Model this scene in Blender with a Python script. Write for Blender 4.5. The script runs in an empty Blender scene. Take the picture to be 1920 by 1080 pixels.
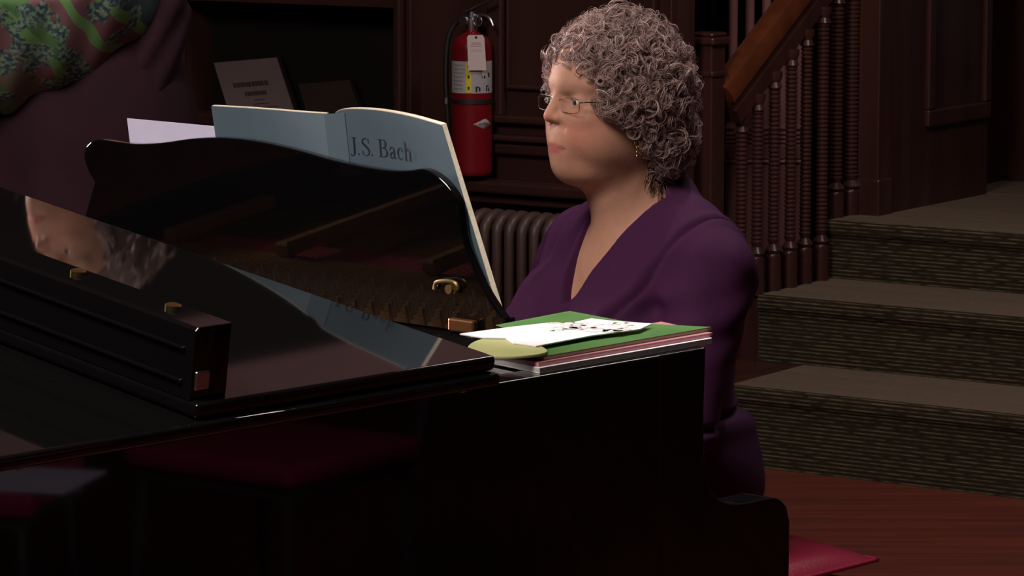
import bpy, bmesh, math, random
import numpy as np
from mathutils import Matrix, Vector
random.seed(7); rng = np.random.default_rng(7)
SC = bpy.context.scene; COL = SC.collection
# ------------------------------------------------------------------ camera, world, lights, exposure
FPX = 6485.0; TH = math.radians(7.718); CAM = np.array([0, 0, 1.715])
cd = bpy.data.cameras.new('camera'); cam = bpy.data.objects.new('camera', cd); COL.objects.link(cam)
cam.location = CAM; cam.rotation_euler = (math.pi/2 - TH, 0, 0)
cd.sensor_width = 36; cd.lens = 36*FPX/1920; cd.clip_start = .1; cd.clip_end = 60
cd.dof.use_dof = True; cd.dof.focus_distance = 5.5; cd.dof.aperture_fstop = 45
SC.camera = cam
SC.view_settings.view_transform = 'Standard'; SC.view_settings.look = 'None'
SC.view_settings.gamma = 1; SC.view_settings.use_curve_mapping = False
SC.view_settings.exposure = 0.0
w = bpy.data.worlds.new('world'); SC.world = w; w.use_nodes = True
w.node_tree.nodes['Background'].inputs[0].default_value = (1.0, .82, .86, 1)
w.node_tree.nodes['Background'].inputs[1].default_value = .035
def area(name, loc, target, size, power, col, sy=None, spread=math.pi):
    l = bpy.data.lights.new(name, 'AREA'); l.energy = power; l.color = col; l.size = size; l.spread = spread
    if sy: l.shape = 'RECTANGLE'; l.size_y = sy
    o = bpy.data.objects.new(name, l); COL.objects.link(o); o.location = loc
    o.rotation_euler = (Vector(target)-Vector(loc)).to_track_quat('-Z', 'Y').to_euler(); return o
def spot(name, loc, target, ang, power, col, blend=.5, rad=.05):
    l = bpy.data.lights.new(name, 'SPOT'); l.energy = power; l.color = col; l.spot_size = math.radians(ang); l.spot_blend = blend; l.shadow_soft_size = rad
    o = bpy.data.objects.new(name, l); COL.objects.link(o); o.location = loc
    o.rotation_euler = (Vector(target)-Vector(loc)).to_track_quat('-Z', 'Y').to_euler(); return o
area('ceiling_lamp_front', (-1.6, 3.0, 4.1), (0.1, 5.6, 1.1), 1.3, 142, (1, .90, .83))
area('side_fill_light', (-4.6, 8.6, 2.15), (-.5, 5.3, .95), 1.0, 42, (1, .86, .82), spread=math.radians(50))  # added fill, no window here; brightens the piano interior through the lid gap
area('ceiling_lamp_back', (1.9, 7.4, 4.1), (1.2, 9.4, .3), 1.0, 46, (1, .86, .78))
spot('spot_over_piano', (.75, 5.9, 3.9), (.12, 4.98, 1.0), 15, 430, (1, .93, .93), .6)
spot('hair_spot', (.9, 6.6, 3.9), (.17, 5.66, 1.25), 17, 115, (1, .90, .90), .8)

# ------------------------------------------------------------------ measuring frame of the place
F_ = np.array([0, math.cos(TH), -math.sin(TH)]); U_ = np.array([0, math.sin(TH), math.cos(TH)]); R_ = np.array([1., 0, 0]); Zv = np.array([0, 0, 1.])
def ray(x, y): return F_ + R_*(x-960)/FPX + U_*(540-y)/FPX
def hit(x, y, p, n):
    r = ray(x, y); return CAM + r*(np.dot(np.asarray(p, float)-CAM, n)/np.dot(r, n))
def atz(x, y, h): return hit(x, y, (0, 0, h), Zv)
def aty(x, y, d): return hit(x, y, (0, d, 0), np.array([0, 1., 0]))
AZ = math.radians(46.775)
L = np.array([math.cos(AZ), math.sin(AZ), 0]); W = np.array([-math.sin(AZ), math.cos(AZ), 0])
O = atz(1325, 651, .99); O0 = np.array([O[0], O[1], 0])
def loc(P):                       # world point -> piano frame (x towards keyboard, y towards treble, z up)
    P = np.asarray(P, float); d = P - O0; return np.stack([d@L, d@W, d[..., 2]], -1)

# ------------------------------------------------------------------ materials
MATS = {}
def mat(name, col, rough=.5, metal=0., coat=0., spec=.5, noise=None, sheen=0., sss=0., bump=None, emit=None, trans=0., ior=1.5, alpha=1.):
    if name in MATS: return MATS[name]
    m = bpy.data.materials.new(name); m.use_nodes = True; nt = m.node_tree; b = nt.nodes['Principled BSDF']
    b.inputs['Base Color'].default_value = (*col, 1); b.inputs['Roughness'].default_value = rough; b.inputs['Metallic'].default_value = metal
    b.inputs['Coat Weight'].default_value = coat; b.inputs['Coat Roughness'].default_value = .03; b.inputs['Specular IOR Level'].default_value = spec
    b.inputs['Sheen Weight'].default_value = sheen; b.inputs['Subsurface Weight'].default_value = sss
    b.inputs['Subsurface Radius'].default_value = (.012, .004, .002); b.inputs['Subsurface Scale'].default_value = 1
    b.inputs['Transmission Weight'].default_value = trans; b.inputs['IOR'].default_value = ior; b.inputs['Alpha'].default_value = alpha
    if noise:                     # (scale xyz, amount, second colour)
        sc, col2, detail = noise
        tc = nt.nodes.new('ShaderNodeTexCoord'); mp = nt.nodes.new('ShaderNodeMapping'); mp.inputs['Scale'].default_value = sc
        n = nt.nodes.new('ShaderNodeTexNoise'); n.inputs['Scale'].default_value = 1; n.inputs['Detail'].default_value = detail
        r = nt.nodes.new('ShaderNodeValToRGB'); r.color_ramp.elements[0].position = .32; r.color_ramp.elements[1].position = .68
        r.color_ramp.elements[0].color = (*col, 1); r.color_ramp.elements[1].color = (*col2, 1)
        nt.links.new(tc.outputs['Object'], mp.inputs[0]); nt.links.new(mp.outputs[0], n.inputs[0]); nt.links.new(n.outputs[0], r.inputs[0]); nt.links.new(r.outputs[0], b.inputs['Base Color'])
    if bump:
        sc, st = bump
        tc = nt.nodes.new('ShaderNodeTexCoord'); n = nt.nodes.new('ShaderNodeTexNoise'); n.inputs['Scale'].default_value = sc; n.inputs['Detail'].default_value = 4
        bp = nt.nodes.new('ShaderNodeBump'); bp.inputs['Strength'].default_value = st; bp.inputs['Distance'].default_value = .004
        nt.links.new(tc.outputs['Object'], n.inputs['Vector']); nt.links.new(n.outputs[0], bp.inputs['Height']); nt.links.new(bp.outputs[0], b.inputs['Normal'])
    MATS[name] = m; return m
M_black = mat('black_lacquer', (.0050, .0044, .0048), .035, spec=.6)
M_deskb = mat('polished_desk_lacquer', (.0028, .0026, .003), .03, spec=.9, coat=.6)
M_blackm = mat('black_satin', (.006, .006, .007), .3)
M_brass = mat('brass', (.62, .44, .16), .3, 1.)
M_steel = mat('steel', (.55, .55, .56), .3, 1.)
M_plate = mat('gilded_iron', (.42, .22, .08), .35, .3, noise=((3, 3, 3), (.34, .16, .06), 3))
M_felt = mat('red_felt', (.50, .02, .03), .9, noise=((60, 60, 60), (.40, .015, .025), 2))
M_soundb = mat('soundboard_spruce', (.30, .15, .07), .4, noise=((2, 40, 2), (.22, .10, .045), 3))
M_wood = mat('dark_panel_wood', (.048, .0185, .0155), .40, spec=.3, noise=((6, 6, .9), (.032, .013, .011), 5))
M_wood2 = mat('stair_wood', (.060, .021, .017), .32, spec=.4, noise=((9, 9, 1.2), (.036, .013, .011), 4))
M_wood3 = mat('worn_landing_wood', (.34, .15, .14), .5, noise=((9, 9, 1.2), (.26, .11, .11), 4))
M_niche = mat('niche_dark', (.008, .0045, .004), .7, spec=.2, noise=((3, 3, 3), (.006, .0045, .004), 3))
M_rail = mat('orange_rail_wood', (.13, .034, .012), .35, coat=.1, noise=((14, 14, 14), (.085, .022, .009), 4))
M_radi = mat('radiator_paint', (.085, .050, .043), .45, noise=((8, 8, 8), (.066, .038, .034), 3))
M_plaster = mat('mauve_plaster', (.45, .25, .27), .8, noise=((2, 2, 2), (.40, .22, .24), 3))
M_white = mat('white_paper', (.84, .80, .82), .6, noise=((30, 30, 30), (.80, .77, .80), 2))
M_lav = mat('cool_white_paper', (.66, .62, .82), .6, noise=((20, 20, 20), (.62, .58, .78), 2))
M_cream = mat('cream_page_edges', (.85, .76, .58), .7, noise=((200, 200, 200), (.7, .62, .46), 2))
M_red = mat('red_enamel', (.165, .006, .012), .3, coat=.1, noise=((5, 5, 5), (.17, .005, .010), 2))
M_rub = mat('black_rubber', (.012, .012, .013), .5)
M_ink = mat('dark_ink', (.016, .018, .035), .6)
M_inkb = mat('brown_ink', (.03, .012, .012), .7)
M_leather = mat('magenta_leather', (.33, .018, .055), .28, spec=.6, noise=((5, 5, 5), (.27, .014, .045), 3), bump=(300, .12))
M_purple = mat('purple_knit', (.054, .0130, .048), .85, spec=.15, noise=((10, 10, 10), (.050, .0105, .048), 3), bump=(900, .10))
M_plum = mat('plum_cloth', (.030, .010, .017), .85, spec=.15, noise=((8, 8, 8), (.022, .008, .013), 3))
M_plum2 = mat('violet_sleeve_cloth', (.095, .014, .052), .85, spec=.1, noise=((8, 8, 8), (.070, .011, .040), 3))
M_trouser = mat('black_trouser_cloth', (.008, .007, .009), .9, noise=((20, 20, 20), (.012, .01, .012), 2))
M_gold = mat('gold_wire', (.85, .62, .28), .2, 1.)
M_frame = mat('bronze_wire', (.10, .065, .05), .25, .8)
M_lens = mat('lens_glass', (1, 1, 1), .0, trans=1., ior=1.06, spec=.3)
M_eyew = mat('eye_white', (.62, .55, .52), .15, coat=1.)
M_iris = mat('grey_iris', (.03, .045, .055), .1, coat=1.)

def wood_floor():
    m = bpy.data.materials.new('red_brown_boards'); m.use_nodes = True; nt = m.node_tree; b = nt.nodes['Principled BSDF']
    tc = nt.nodes.new('ShaderNodeTexCoord'); mp = nt.nodes.new('ShaderNodeMapping'); mp.inputs['Rotation'].default_value = (0, 0, math.radians(34)); mp.inputs['Scale'].default_value = (1.2, 22, 1)
    n = nt.nodes.new('ShaderNodeTexNoise'); n.inputs['Scale'].default_value = 1; n.inputs['Detail'].default_value = 5
    r = nt.nodes.new('ShaderNodeValToRGB'); r.color_ramp.elements[0].color = (.155, .034, .022, 1); r.color_ramp.elements[1].color = (.085, .020, .014, 1)
    r.color_ramp.elements[0].position = .35; r.color_ramp.elements[1].position = .7
    nt.links.new(tc.outputs['Object'], mp.inputs[0]); nt.links.new(mp.outputs[0], n.inputs[0]); nt.links.new(n.outputs[0], r.inputs[0]); nt.links.new(r.outputs[0], b.inputs['Base Color'])
    b.inputs['Roughness'].default_value = .42; return m
M_floor = wood_floor()
def carpet(name, base, dark, dash):
    m = bpy.data.materials.new(name); m.use_nodes = True; nt = m.node_tree; b = nt.nodes['Principled BSDF']
    uv = nt.nodes.new('ShaderNodeUVMap'); uv.uv_map = 'uv'
    br = nt.nodes.new('ShaderNodeTexBrick'); br.inputs['Scale'].default_value = 1; br.inputs['Brick Width'].default_value = .040; br.inputs['Row Height'].default_value = .0105
    br.inputs['Mortar Size'].default_value = .0017; br.inputs['Mortar Smooth'].default_value = .4; br.inputs['Color1'].default_value = (*dark, 1); br.inputs['Color2'].default_value = (*[c*1.5 for c in dark], 1); br.inputs['Mortar'].default_value = (*dash, 1)
    n = nt.nodes.new('ShaderNodeTexNoise'); n.inputs['Scale'].default_value = 120; mx = nt.nodes.new('ShaderNodeMix'); mx.data_type = 'RGBA'; mx.inputs[0].default_value = .5
    mp = nt.nodes.new('ShaderNodeMapping'); mp.inputs['Scale'].default_value = (14, 1.5, 1); n2 = nt.nodes.new('ShaderNodeTexNoise'); n2.inputs['Scale'].default_value = 1
    nt.links.new(uv.outputs[0], mp.inputs[0]); nt.links.new(mp.outputs[0], n2.inputs[0])
    nt.links.new(uv.outputs[0], br.inputs[0]); nt.links.new(uv.outputs[0], n.inputs[0])
    mul = nt.nodes.new('ShaderNodeMix'); mul.data_type = 'RGBA'; mul.blend_type = 'MULTIPLY'; mul.inputs[0].default_value = .6
    rr = nt.nodes.new('ShaderNodeValToRGB'); rr.color_ramp.elements[0].color = (.55, .6, .55, 1); rr.color_ramp.elements[1].color = (1.3, 1.2, 1.1, 1)
    nt.links.new(n2.outputs[0], rr.inputs[0])
    def math_(op, a, b_=None, c=None):
        q = nt.nodes.new('ShaderNodeMath'); q.operation = op
        for k, v in enumerate((a, b_, c)):
            if v is None: continue
            if isinstance(v, (int, float)): q.inputs[k].default_value = v
            else: nt.links.new(v, q.inputs[k])
        return q.outputs[0]
    sp = nt.nodes.new('ShaderNodeSeparateXYZ'); nt.links.new(uv.outputs[0], sp.inputs[0])
    row = math_('MULTIPLY', sp.outputs[1], 92.0); fr = math_('FRACT', math_('ADD', row, 50.0)); line = math_('LESS_THAN', fr, .34)
    cx_ = nt.nodes.new('ShaderNodeCombineXYZ'); nt.links.new(math_('MULTIPLY', sp.outputs[0], 24.0), cx_.inputs[0]); nt.links.new(math_('MULTIPLY', math_('FLOOR', row), 7.3), cx_.inputs[1])
    dn = nt.nodes.new('ShaderNodeTexNoise'); dn.inputs['Scale'].default_value = 1; dn.inputs['Detail'].default_value = 1; nt.links.new(cx_.outputs[0], dn.inputs['Vector'])
    dash_ = math_('MULTIPLY', line, math_('MULTIPLY', math_('SUBTRACT', dn.outputs[0], .30), 3.0)); dash_ = math_('MINIMUM', math_('MAXIMUM', dash_, 0.0), 1.0)
    mixd = nt.nodes.new('ShaderNodeMix'); mixd.data_type = 'RGBA'; mixd.inputs[6].default_value = (*dark, 1); mixd.inputs[7].default_value = (*dash, 1); nt.links.new(dash_, mixd.inputs[0])
    nt.links.new(mixd.outputs[2], mul.inputs[6]); nt.links.new(rr.outputs[0], mul.inputs[7]); nt.links.new(mul.outputs[2], b.inputs['Base Color'])
    b.inputs['Roughness'].default_value = .95; b.inputs['Specular IOR Level'].default_value = .1; return m
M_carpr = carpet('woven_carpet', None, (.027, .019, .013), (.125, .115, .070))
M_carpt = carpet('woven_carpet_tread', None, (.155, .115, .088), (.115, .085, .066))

# ------------------------------------------------------------------ mesh helpers
def put(name, V, Fc, m, parent=None, smooth=False, org=None, edge=None):
    V = np.asarray(V, float)
    me = bpy.data.meshes.new(name)
    if org is None: org = np.zeros(3)
    V = V - np.asarray(org, float)
    if isinstance(Fc, np.ndarray):
        nf, k = Fc.shape
        me.vertices.add(len(V)); me.vertices.foreach_set('co', V.ravel().astype(np.float32))
        me.loops.add(nf*k); me.loops.foreach_set('vertex_index', Fc.ravel().astype(np.int32))
        me.polygons.add(nf); me.polygons.foreach_set('loop_start', (np.arange(nf)*k).astype(np.int32))
        me.update(calc_edges=True); me.validate()
    else:
        me.from_pydata([tuple(v) for v in V], [], Fc); me.update()
    if m is not None:
        for q in (m if isinstance(m, (list, tuple)) else [m]): me.materials.append(q)
    if smooth: me.polygons.foreach_set('use_smooth', [True]*len(me.polygons))
    if smooth == 'auto': me.set_sharp_from_angle(angle=math.radians(38))
    o = bpy.data.objects.new(name, me); COL.objects.link(o); o.location = org
    if smooth == 'auto': wn = o.modifiers.new('weighted', 'WEIGHTED_NORMAL'); wn.keep_sharp = True; wn.weight = 100
    if parent: o.parent = parent
    return o
def tag(o, label=None, cat=None, group=None, kind=None):
    if label: o['label'] = label
    if cat: o['category'] = cat
    if group: o['group'] = group
    if kind: o['kind'] = kind
    return o
def empty(name, l, rz=0, **k):
    o = bpy.data.objects.new(name, None); COL.objects.link(o); o.location = l; o.rotation_euler = (0, 0, rz); o.empty_display_size = .1
    return tag(o, **k)
class MB:
    def __init__(s): s.V = []; s.F = []
    def add(s, V, Fc):
        n = len(s.V); s.V += [tuple(map(float, v)) for v in V]; s.F += [tuple(int(i)+n for i in f) for f in Fc]; return s
    def bm(s, fn, bevel=0, seg=2):
        b = bmesh.new(); fn(b)
        bmesh.ops.recalc_face_normals(b, faces=b.faces)
        if bevel: bmesh.ops.bevel(b, geom=b.edges[:], offset=bevel, segments=seg, affect='EDGES', profile=.5, clamp_overlap=True)
        b.verts.index_update(); s.add([v.co[:] for v in b.verts], [[v.index for v in f.verts] for f in b.faces]); b.free(); return s
    def box(s, a, c, bevel=0, T=None, seg=2):
        a = np.minimum(a, c) if True else a; 
        return s.hexa(a, c, bevel, T, seg)
    def hexa(s, a, c, bevel, T, seg):
        def fn(b):
            bmesh.ops.create_cube(b, size=1)
        def fn2(b):
            bmesh.ops.create_cube(b, size=1)
            for v in b.verts:
                v.co = Vector([min(a[i], c[i]) + (v.co[i]+.5)*abs(c[i]-a[i]) for i in range(3)])
        n = len(s.V); s.bm(fn2, bevel, seg)
        if T is not None:
            for i in range(n, len(s.V)): s.V[i] = tuple(T(np.array(s.V[i])))
        return s
    def prism(s, pts, off, bevel=0, seg=2):
        """pts: 3-D outline (planar), off: extrusion vector"""
        pts = [Vector(p) for p in pts]; off = Vector(off)
        def fn(b):
            vs = [b.verts.new(p) for p in pts]; ws = [b.verts.new(p+off) for p in pts]; n = len(vs)
            b.faces.new(vs); b.faces.new(ws[::-1])
            for i in range(n): b.faces.new((vs[(i+1) % n], vs[i], ws[i], ws[(i+1) % n]))
        if not bevel: return s.bm(fn)
        b = bmesh.new(); fn(b); bmesh.ops.recalc_face_normals(b, faces=b.faces); b.faces.ensure_lookup_table()
        e = [x for x in b.faces[0].edges] + [x for x in b.faces[1].edges]
        bmesh.ops.bevel(b, geom=e, offset=bevel, segments=seg, affect='EDGES', profile=.5, clamp_overlap=True)
        b.verts.index_update(); s.add([v.co[:] for v in b.verts], [[v.index for v in f.verts] for f in b.faces]); b.free(); return s
    def tube(s, P, r, n=8, cap=True, flat=None):
        P = np.asarray(P, float); m = len(P); r = np.broadcast_to(np.asarray(r, float), (m,))
        T = np.gradient(P, axis=0); T /= np.linalg.norm(T, axis=1)[:, None]+1e-12
        a = np.array([0, 0, 1.]) if abs(T[0][2]) < .9 else np.array([1., 0, 0])
        N = np.cross(T[0], a); N /= np.linalg.norm(N); V = []; 
        for i in range(m):
            N = N - T[i]*(N@T[i]); N /= np.linalg.norm(N); B = np.cross(T[i], N)
            for k in range(n):
                t = 2*math.pi*k/n; V.append(P[i]+r[i]*(math.cos(t)*N+math.sin(t)*B))
        Fc = [(i*n+k, i*n+(k+1) % n, (i+1)*n+(k+1) % n, (i+1)*n+k) for i in range(m-1) for k in range(n)]
        if cap: Fc += [tuple(range(n))[::-1], tuple((m-1)*n+k for k in range(n))]
        return s.add(V, Fc)
    def lathe(s, prof, c, n=24, ax=None, T=None):
        """prof: (r, z) list around vertical axis at c"""
        V = []; m = len(prof)
        for r, z in prof:
            for k in range(n):
                t = 2*math.pi*k/n; V.append((c[0]+r*math.cos(t), c[1]+r*math.sin(t), c[2]+z))
        Fc = [(i*n+k, i*n+(k+1) % n, (i+1)*n+(k+1) % n, (i+1)*n+k) for i in range(m-1) for k in range(n)]
        Fc += [tuple(range(n))[::-1], tuple((m-1)*n+k for k in range(n))]
        if T is not None: V = [T(np.array(v)) for v in V]
        return s.add(V, Fc)
    def put(s, name, m, parent=None, smooth=False, org=None):
        return put(name, s.V, s.F, m, parent, smooth, org)
def smooth_curve(P, n=8, closed=False):
    P = np.asarray(P, float); out = []; m = len(P); rngi = range(m if closed else m-1)
    for i in rngi:
        if closed: a, b, c, d = P[(i-1) % m], P[i], P[(i+1) % m], P[(i+2) % m]
        else: a, b, c, d = P[max(i-1, 0)], P[i], P[i+1], P[min(i+2, m-1)]
        for k in range(n):
            t = k/n; out.append(.5*((2*b)+(c-a)*t+(2*a-5*b+4*c-d)*t*t+(-a+3*b-3*c+d)*t**3))
    if not closed: out.append(P[-1])
    return np.array(out)
def text_mesh(s, size):
    c = bpy.data.curves.new('t', 'FONT'); c.body = s; c.size = size; c.align_x = 'CENTER'; c.align_y = 'CENTER'; c.extrude = 0; c.resolution_u = 2
    o = bpy.data.objects.new('t', c); COL.objects.link(o); dg = bpy.context.evaluated_depsgraph_get(); dg.update()
    me = o.evaluated_get(dg).to_mesh(); V = np.array([v.co[:] for v in me.vertices]); Fc = [tuple(p.vertices) for p in me.polygons]
    bpy.data.objects.remove(o); bpy.data.curves.remove(c); return V, Fc

# ================================================================== ROOM
BD = math.radians(34)
D = np.array([math.cos(BD), -math.sin(BD), 0]); N = np.array([math.sin(BD), math.cos(BD), 0])   # along wall (right, nearer) / into wall
PW = np.array([0, 9.62, 0.])
def wq(x, y, off=0):              # a point on the panelled wall seen at x,y ; off = metres in front of it
    P = hit(x, y, PW-N*off, N); return (P-PW)@D, P[2]
def WT(u, o, z): return PW + D*u - N*o + Zv*z
def wbox(mb, u0, u1, z0, z1, o0, o1, bevel=0): return mb.box((u0, o0, z0), (u1, o1, z1), bevel, T=lambda v: WT(v[0], v[1], v[2]))
m = MB(); m.box((-7, -4, -.12), (7, 15, 0)); tag(m.put('floor', M_floor), kind='structure')
m = MB(); m.box((-7, -4, 4.6), (7, 15, 4.7)); tag(m.put('ceiling', M_plaster), kind='structure')
for nm, a, b in (('wall_left', (-7.1, -4, 0), (-7, 15, 4.6)), ('wall_right', (7, -4, 0), (7.1, 15, 4.6)), ('wall_front', (-7, -4.1, 0), (7, -4, 4.6))):
    m = MB(); m.box(a, b); tag(m.put(nm, M_niche), kind='structure')
# panelled back wall with its niche
u_n0 = wq(335, 100)[0]; u_n1 = wq(757, 100)[0]; z_nt = wq(560, 8)[1]
m = MB()
wbox(m, -7, u_n0, 0, 2.4, -.16, 0); wbox(m, u_n0, u_n1, z_nt, 2.4, -.16, 0); wbox(m, u_n0, u_n1, 0, .82, -.16, 0)
u_we = wq(1290, 300)[0]; wbox(m, u_n1, u_n1+.03, 0, 2.4, -.16, 0); wbox(m, u_n1+.03, u_we, 0, 2.4, -.03, 0)
tag(m.put('wall_back', M_wood), kind='structure')
m = MB(); wbox(m, -7, u_we, 2.4, 4.6, -.5, 0); wbox(m, u_we, u_we+6, 3.05, 4.6, -.5, 0); tag(m.put('wall_upper', M_niche), kind='structure')
m = MB(); m.prism([WT(u_, .004, z_) for u_, z_ in ((-7, 4.6), (-2.9, 4.6), (-.63, 3.25), (.97, 2.31), (.97, 4.6))][1:], -N*.03); tag(m.put('wall_plaster', M_plaster), kind='structure')
m = MB(); wbox(m, -7, -1.5, 2.95, 3.03, -.02, .06, .01); tag(m.put('trim_40', M_wood), kind='structure')
m = MB(); wbox(m, u_n0-.05, u_n1+.05, .80, 3.0, -.19, -.16); tag(m.put('wall_niche', M_niche), kind='structure')
m = MB(); wbox(m, u_n0, u_n1, .82, .85, -.16, .03, .004); tag(m.put('trim_1', M_wood), kind='structure')
# mouldings and posts of the panelling, each a trim of its own
tn = [2]
def trim(x0, x1, y0, y1, o, ref=None, bevel=.004, mt=None):
    u0, u1 = wq(x0, 300)[0], wq(x1, 300)[0]; xm = ref or (x0+x1)/2
    z1, z0 = wq(xm, y0, o)[1], wq(xm, y1, o)[1]
    m = MB(); wbox(m, u0, u1, z0, z1, -.02, o, bevel); tag(m.put('trim_%d' % tn[0], mt or M_wood), kind='structure'); tn[0] += 1
trim(757, 765, -120, 420, .05, bevel=.003); trim(768, 777, -120, 420, .07, bevel=.004); trim(781, 790, -120, 420, .05, bevel=.003)
trim(925, 1288, 218, 232, .035, ref=960, bevel=.006); trim(925, 1288, 255, 266, .045, ref=960, bevel=.005); trim(925, 1288, 271, 290, .03, ref=960, bevel=.006)
trim(640, 1288, 344, 366, .10, ref=960, bevel=.008); trim(640, 1288, 368, 384, .06, ref=960)
trim(923, 951, -120, 218, .03, bevel=.006); trim(955, 960, -120, 160, .018, bevel=.003); trim(955, 1288, 160, 168, .02, ref=970, bevel=.004)
trim(1226, 1236, -120, 218, .03); trim(1262, 1269, -120, 218, .03)
trim(335, 343, -120, 420, .04)

# ------------------------------------------------------------------ stairs
P0 = atz(1420, 878, 0)
def SQ(x, y, h=None, n=None):
    P = atz(x, y, h) if h is not None else hit(x, y, P0+N*n, N); d = P-P0; return d@D, d@N, P[2]
def ST(u, n, z): return P0 + D*u + N*n + Zv*z
h1 = SQ(1378, 723, n=0)[2]; n1 = (SQ(1477, 683, h1)[1]+SQ(1920, 726, h1)[1])/2
h2 = (SQ(1480, 555, n=n1)[2]+SQ(1920, 599, n=n1)[2])/2; n2s = (SQ(1590, 527, h2)[1]+SQ(1920, 551, h2)[1])/2
h3 = (SQ(1603, 412, n=n2s)[2]+SQ(1920, 443, n=n2s)[2])/2
UV_LIST = []
def stair_piece(name, u0, u1, n0, n1_, z0, z1):
    """carpeted step: riser front and tread on top, with UVs in metres"""
    r = .014; prof = [(n1_, z1), (n0+r, z1), (n0+r*.3, z1-r*.3), (n0, z1-r), (n0, z1-.035), (n0+.01, z1-.05), (n0+.01, z0)]
    V = []; s = [0]
    for i in range(1, len(prof)): s.append(s[-1]+math.dist(prof[i-1], prof[i]))
    for u in (u0, u1): V += [ST(u, a, z) for a, z in prof]
    k = len(prof); V += [ST(u0, n1_, z0), ST(u1, n1_, z0)]
    Fc = [(i, i+1, k+i+1, k+i) for i in range(k-1)]
    caps = [tuple(range(k))+(2*k,), tuple(k+i for i in range(k))[::-1]+(2*k+1,)[:1], (0, k, 2*k+1, 2*k)]
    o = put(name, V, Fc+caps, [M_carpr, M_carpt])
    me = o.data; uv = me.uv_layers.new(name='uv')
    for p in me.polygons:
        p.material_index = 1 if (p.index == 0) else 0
        for li in p.loop_indices:
            vi = me.loops[li].vertex_index
            if vi < 2*k: uv.data[li].uv = ((u0 if vi < k else u1), s[vi % k] if p.index < k-1 else prof[vi % k][1])
            if p.index in (k-1, k) and vi < 2*k: uv.data[li].uv = (prof[vi % k][0], prof[vi % k][1])
        if p.index == 0:
            for li in p.loop_indices: c = uv.data[li].uv; uv.data[li].uv = (c[1], c[0])
    tag(o, kind='structure'); return o
uL1 = SQ(1378, 723, n=0)[0]; uL2 = SQ(1420, 549, n=n1)[0]; uL3 = SQ(1552, 407, n=n2s)[0]
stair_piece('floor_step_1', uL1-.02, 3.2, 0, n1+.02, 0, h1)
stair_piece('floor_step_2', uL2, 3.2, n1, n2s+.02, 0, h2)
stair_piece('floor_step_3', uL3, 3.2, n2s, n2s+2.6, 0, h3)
# bare wooden ends of the steps, where the balusters stand
uE = SQ(1395, 549, n=n1)[0]
def wooden_end(nm, u0, u1, na, nb, z):
    m = MB(); m.box((u0, na, 0), (u1, nb, z), .008, T=lambda v: ST(*v)); tag(m.put(nm, M_wood2), kind='structure')
wooden_end('trim_20', uE-.10, uL2, n1+.02, n2s+.02, h2-.004); 
wooden_end('trim_21', uE-.02, uL3, n2s+.02, n2s+2.6, h3-.004)
wooden_end('trim_22', uL1-.30, uL1-.02, 0, n1+.02, h1-.003)

def ridged(zb, zt, r, blk=.10, seed=0):
    prof = [(r*1.35, 0), (r*1.35, blk), (r*1.1, blk+.008), (r*1.5, blk+.018), (r*.75, blk+.035), (r*1.1, blk+.05)]
    z = blk+.055; H = zt-zb
    while z < H-.05: prof += [(r*.82, z), (r*1.02, z+.0035), (r*1.02, z+.007), (r*.82, z+.0105)]; z += .0125
    prof += [(r*1.3, H-.045), (r*.9, H-.03), (r*1.3, H-.015), (r*1.3, H)]; return prof
rail_line = lambda x: 236 - (x-1368)*1.345          # underside of the handrail seen at x
bal = [(1388, 553, h2), (1418, 550, h2), (1449, 544, h2), (1480, 538, h2), (1508, 531, h2), (1539, 525, h2), (1566, 407, h3), (1595, 402, h3)]
nplane = None; rail_pts = []
bn = ['hidden in part by the sleeve, nearest the newel', 'second up from the newel', 'third up from the newel', 'fourth up from the newel', 'fifth up from the newel, halfway along the flight', 'last one standing on the middle step', 'first of the two on the landing', 'beside the square landing post']
for i, (x, y, h) in enumerate(bal):
    B = atz(x, y, h)
    top = hit(x, rail_line(x), B, np.array([0, 1., 0]))
    rail_pts.append(top)
    m = MB(); m.lathe(ridged(0, top[2]-h-.006, .0165 if i < 6 else .018, .10 if i < 6 else .07), (0, 0, 0), 14)
    o = put('baluster', m.V, m.F, M_wood2, smooth='auto'); o.location = (B[0], B[1], h-.004)
    tag(o, 'dark turned stair baluster with beaded rings, '+bn[i], 'baluster', 'turned balusters of the near flight')
# handrail : rises with the flight
A_ = rail_pts[0]; B_ = rail_pts[5]; dr = (B_-A_); dr /= np.linalg.norm(dr)
hz = np.array([dr[0], dr[1], 0]); hz /= np.linalg.norm(hz); sd = np.array([hz[1], -hz[0], 0]); upn = np.cross(sd, dr); upn = upn if upn[2] > 0 else -upn
A2 = A_ - dr*.05; B2 = rail_pts[7] + dr*.06
hr = empty('handrail', A2, label='sloping stair handrail with orange-brown top above the dark beaded balusters', cat='handrail')
def railprof(pts, nm, mt, bev):
    m = MB(); m.prism([A2+sd*a+upn*b-np.array(A2) for a, b in pts], (B2-A2), bev); return m.put(nm, mt, hr, smooth='auto')
railprof([(-.03, 0), (.03, 0), (.032, .045), (-.032, .045)], 'under_rail', M_wood2, .004)
railprof([(-.024, .045), (.024, .045), (.026, .072), (-.026, .072)], 'middle_rail', M_wood2, .003)
railprof([(-.036, .072), (.036, .072), (.040, .098), (.030, .125), (0, .135), (-.030, .125), (-.040, .098)], 'rail_top', M_rail, .004)
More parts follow.
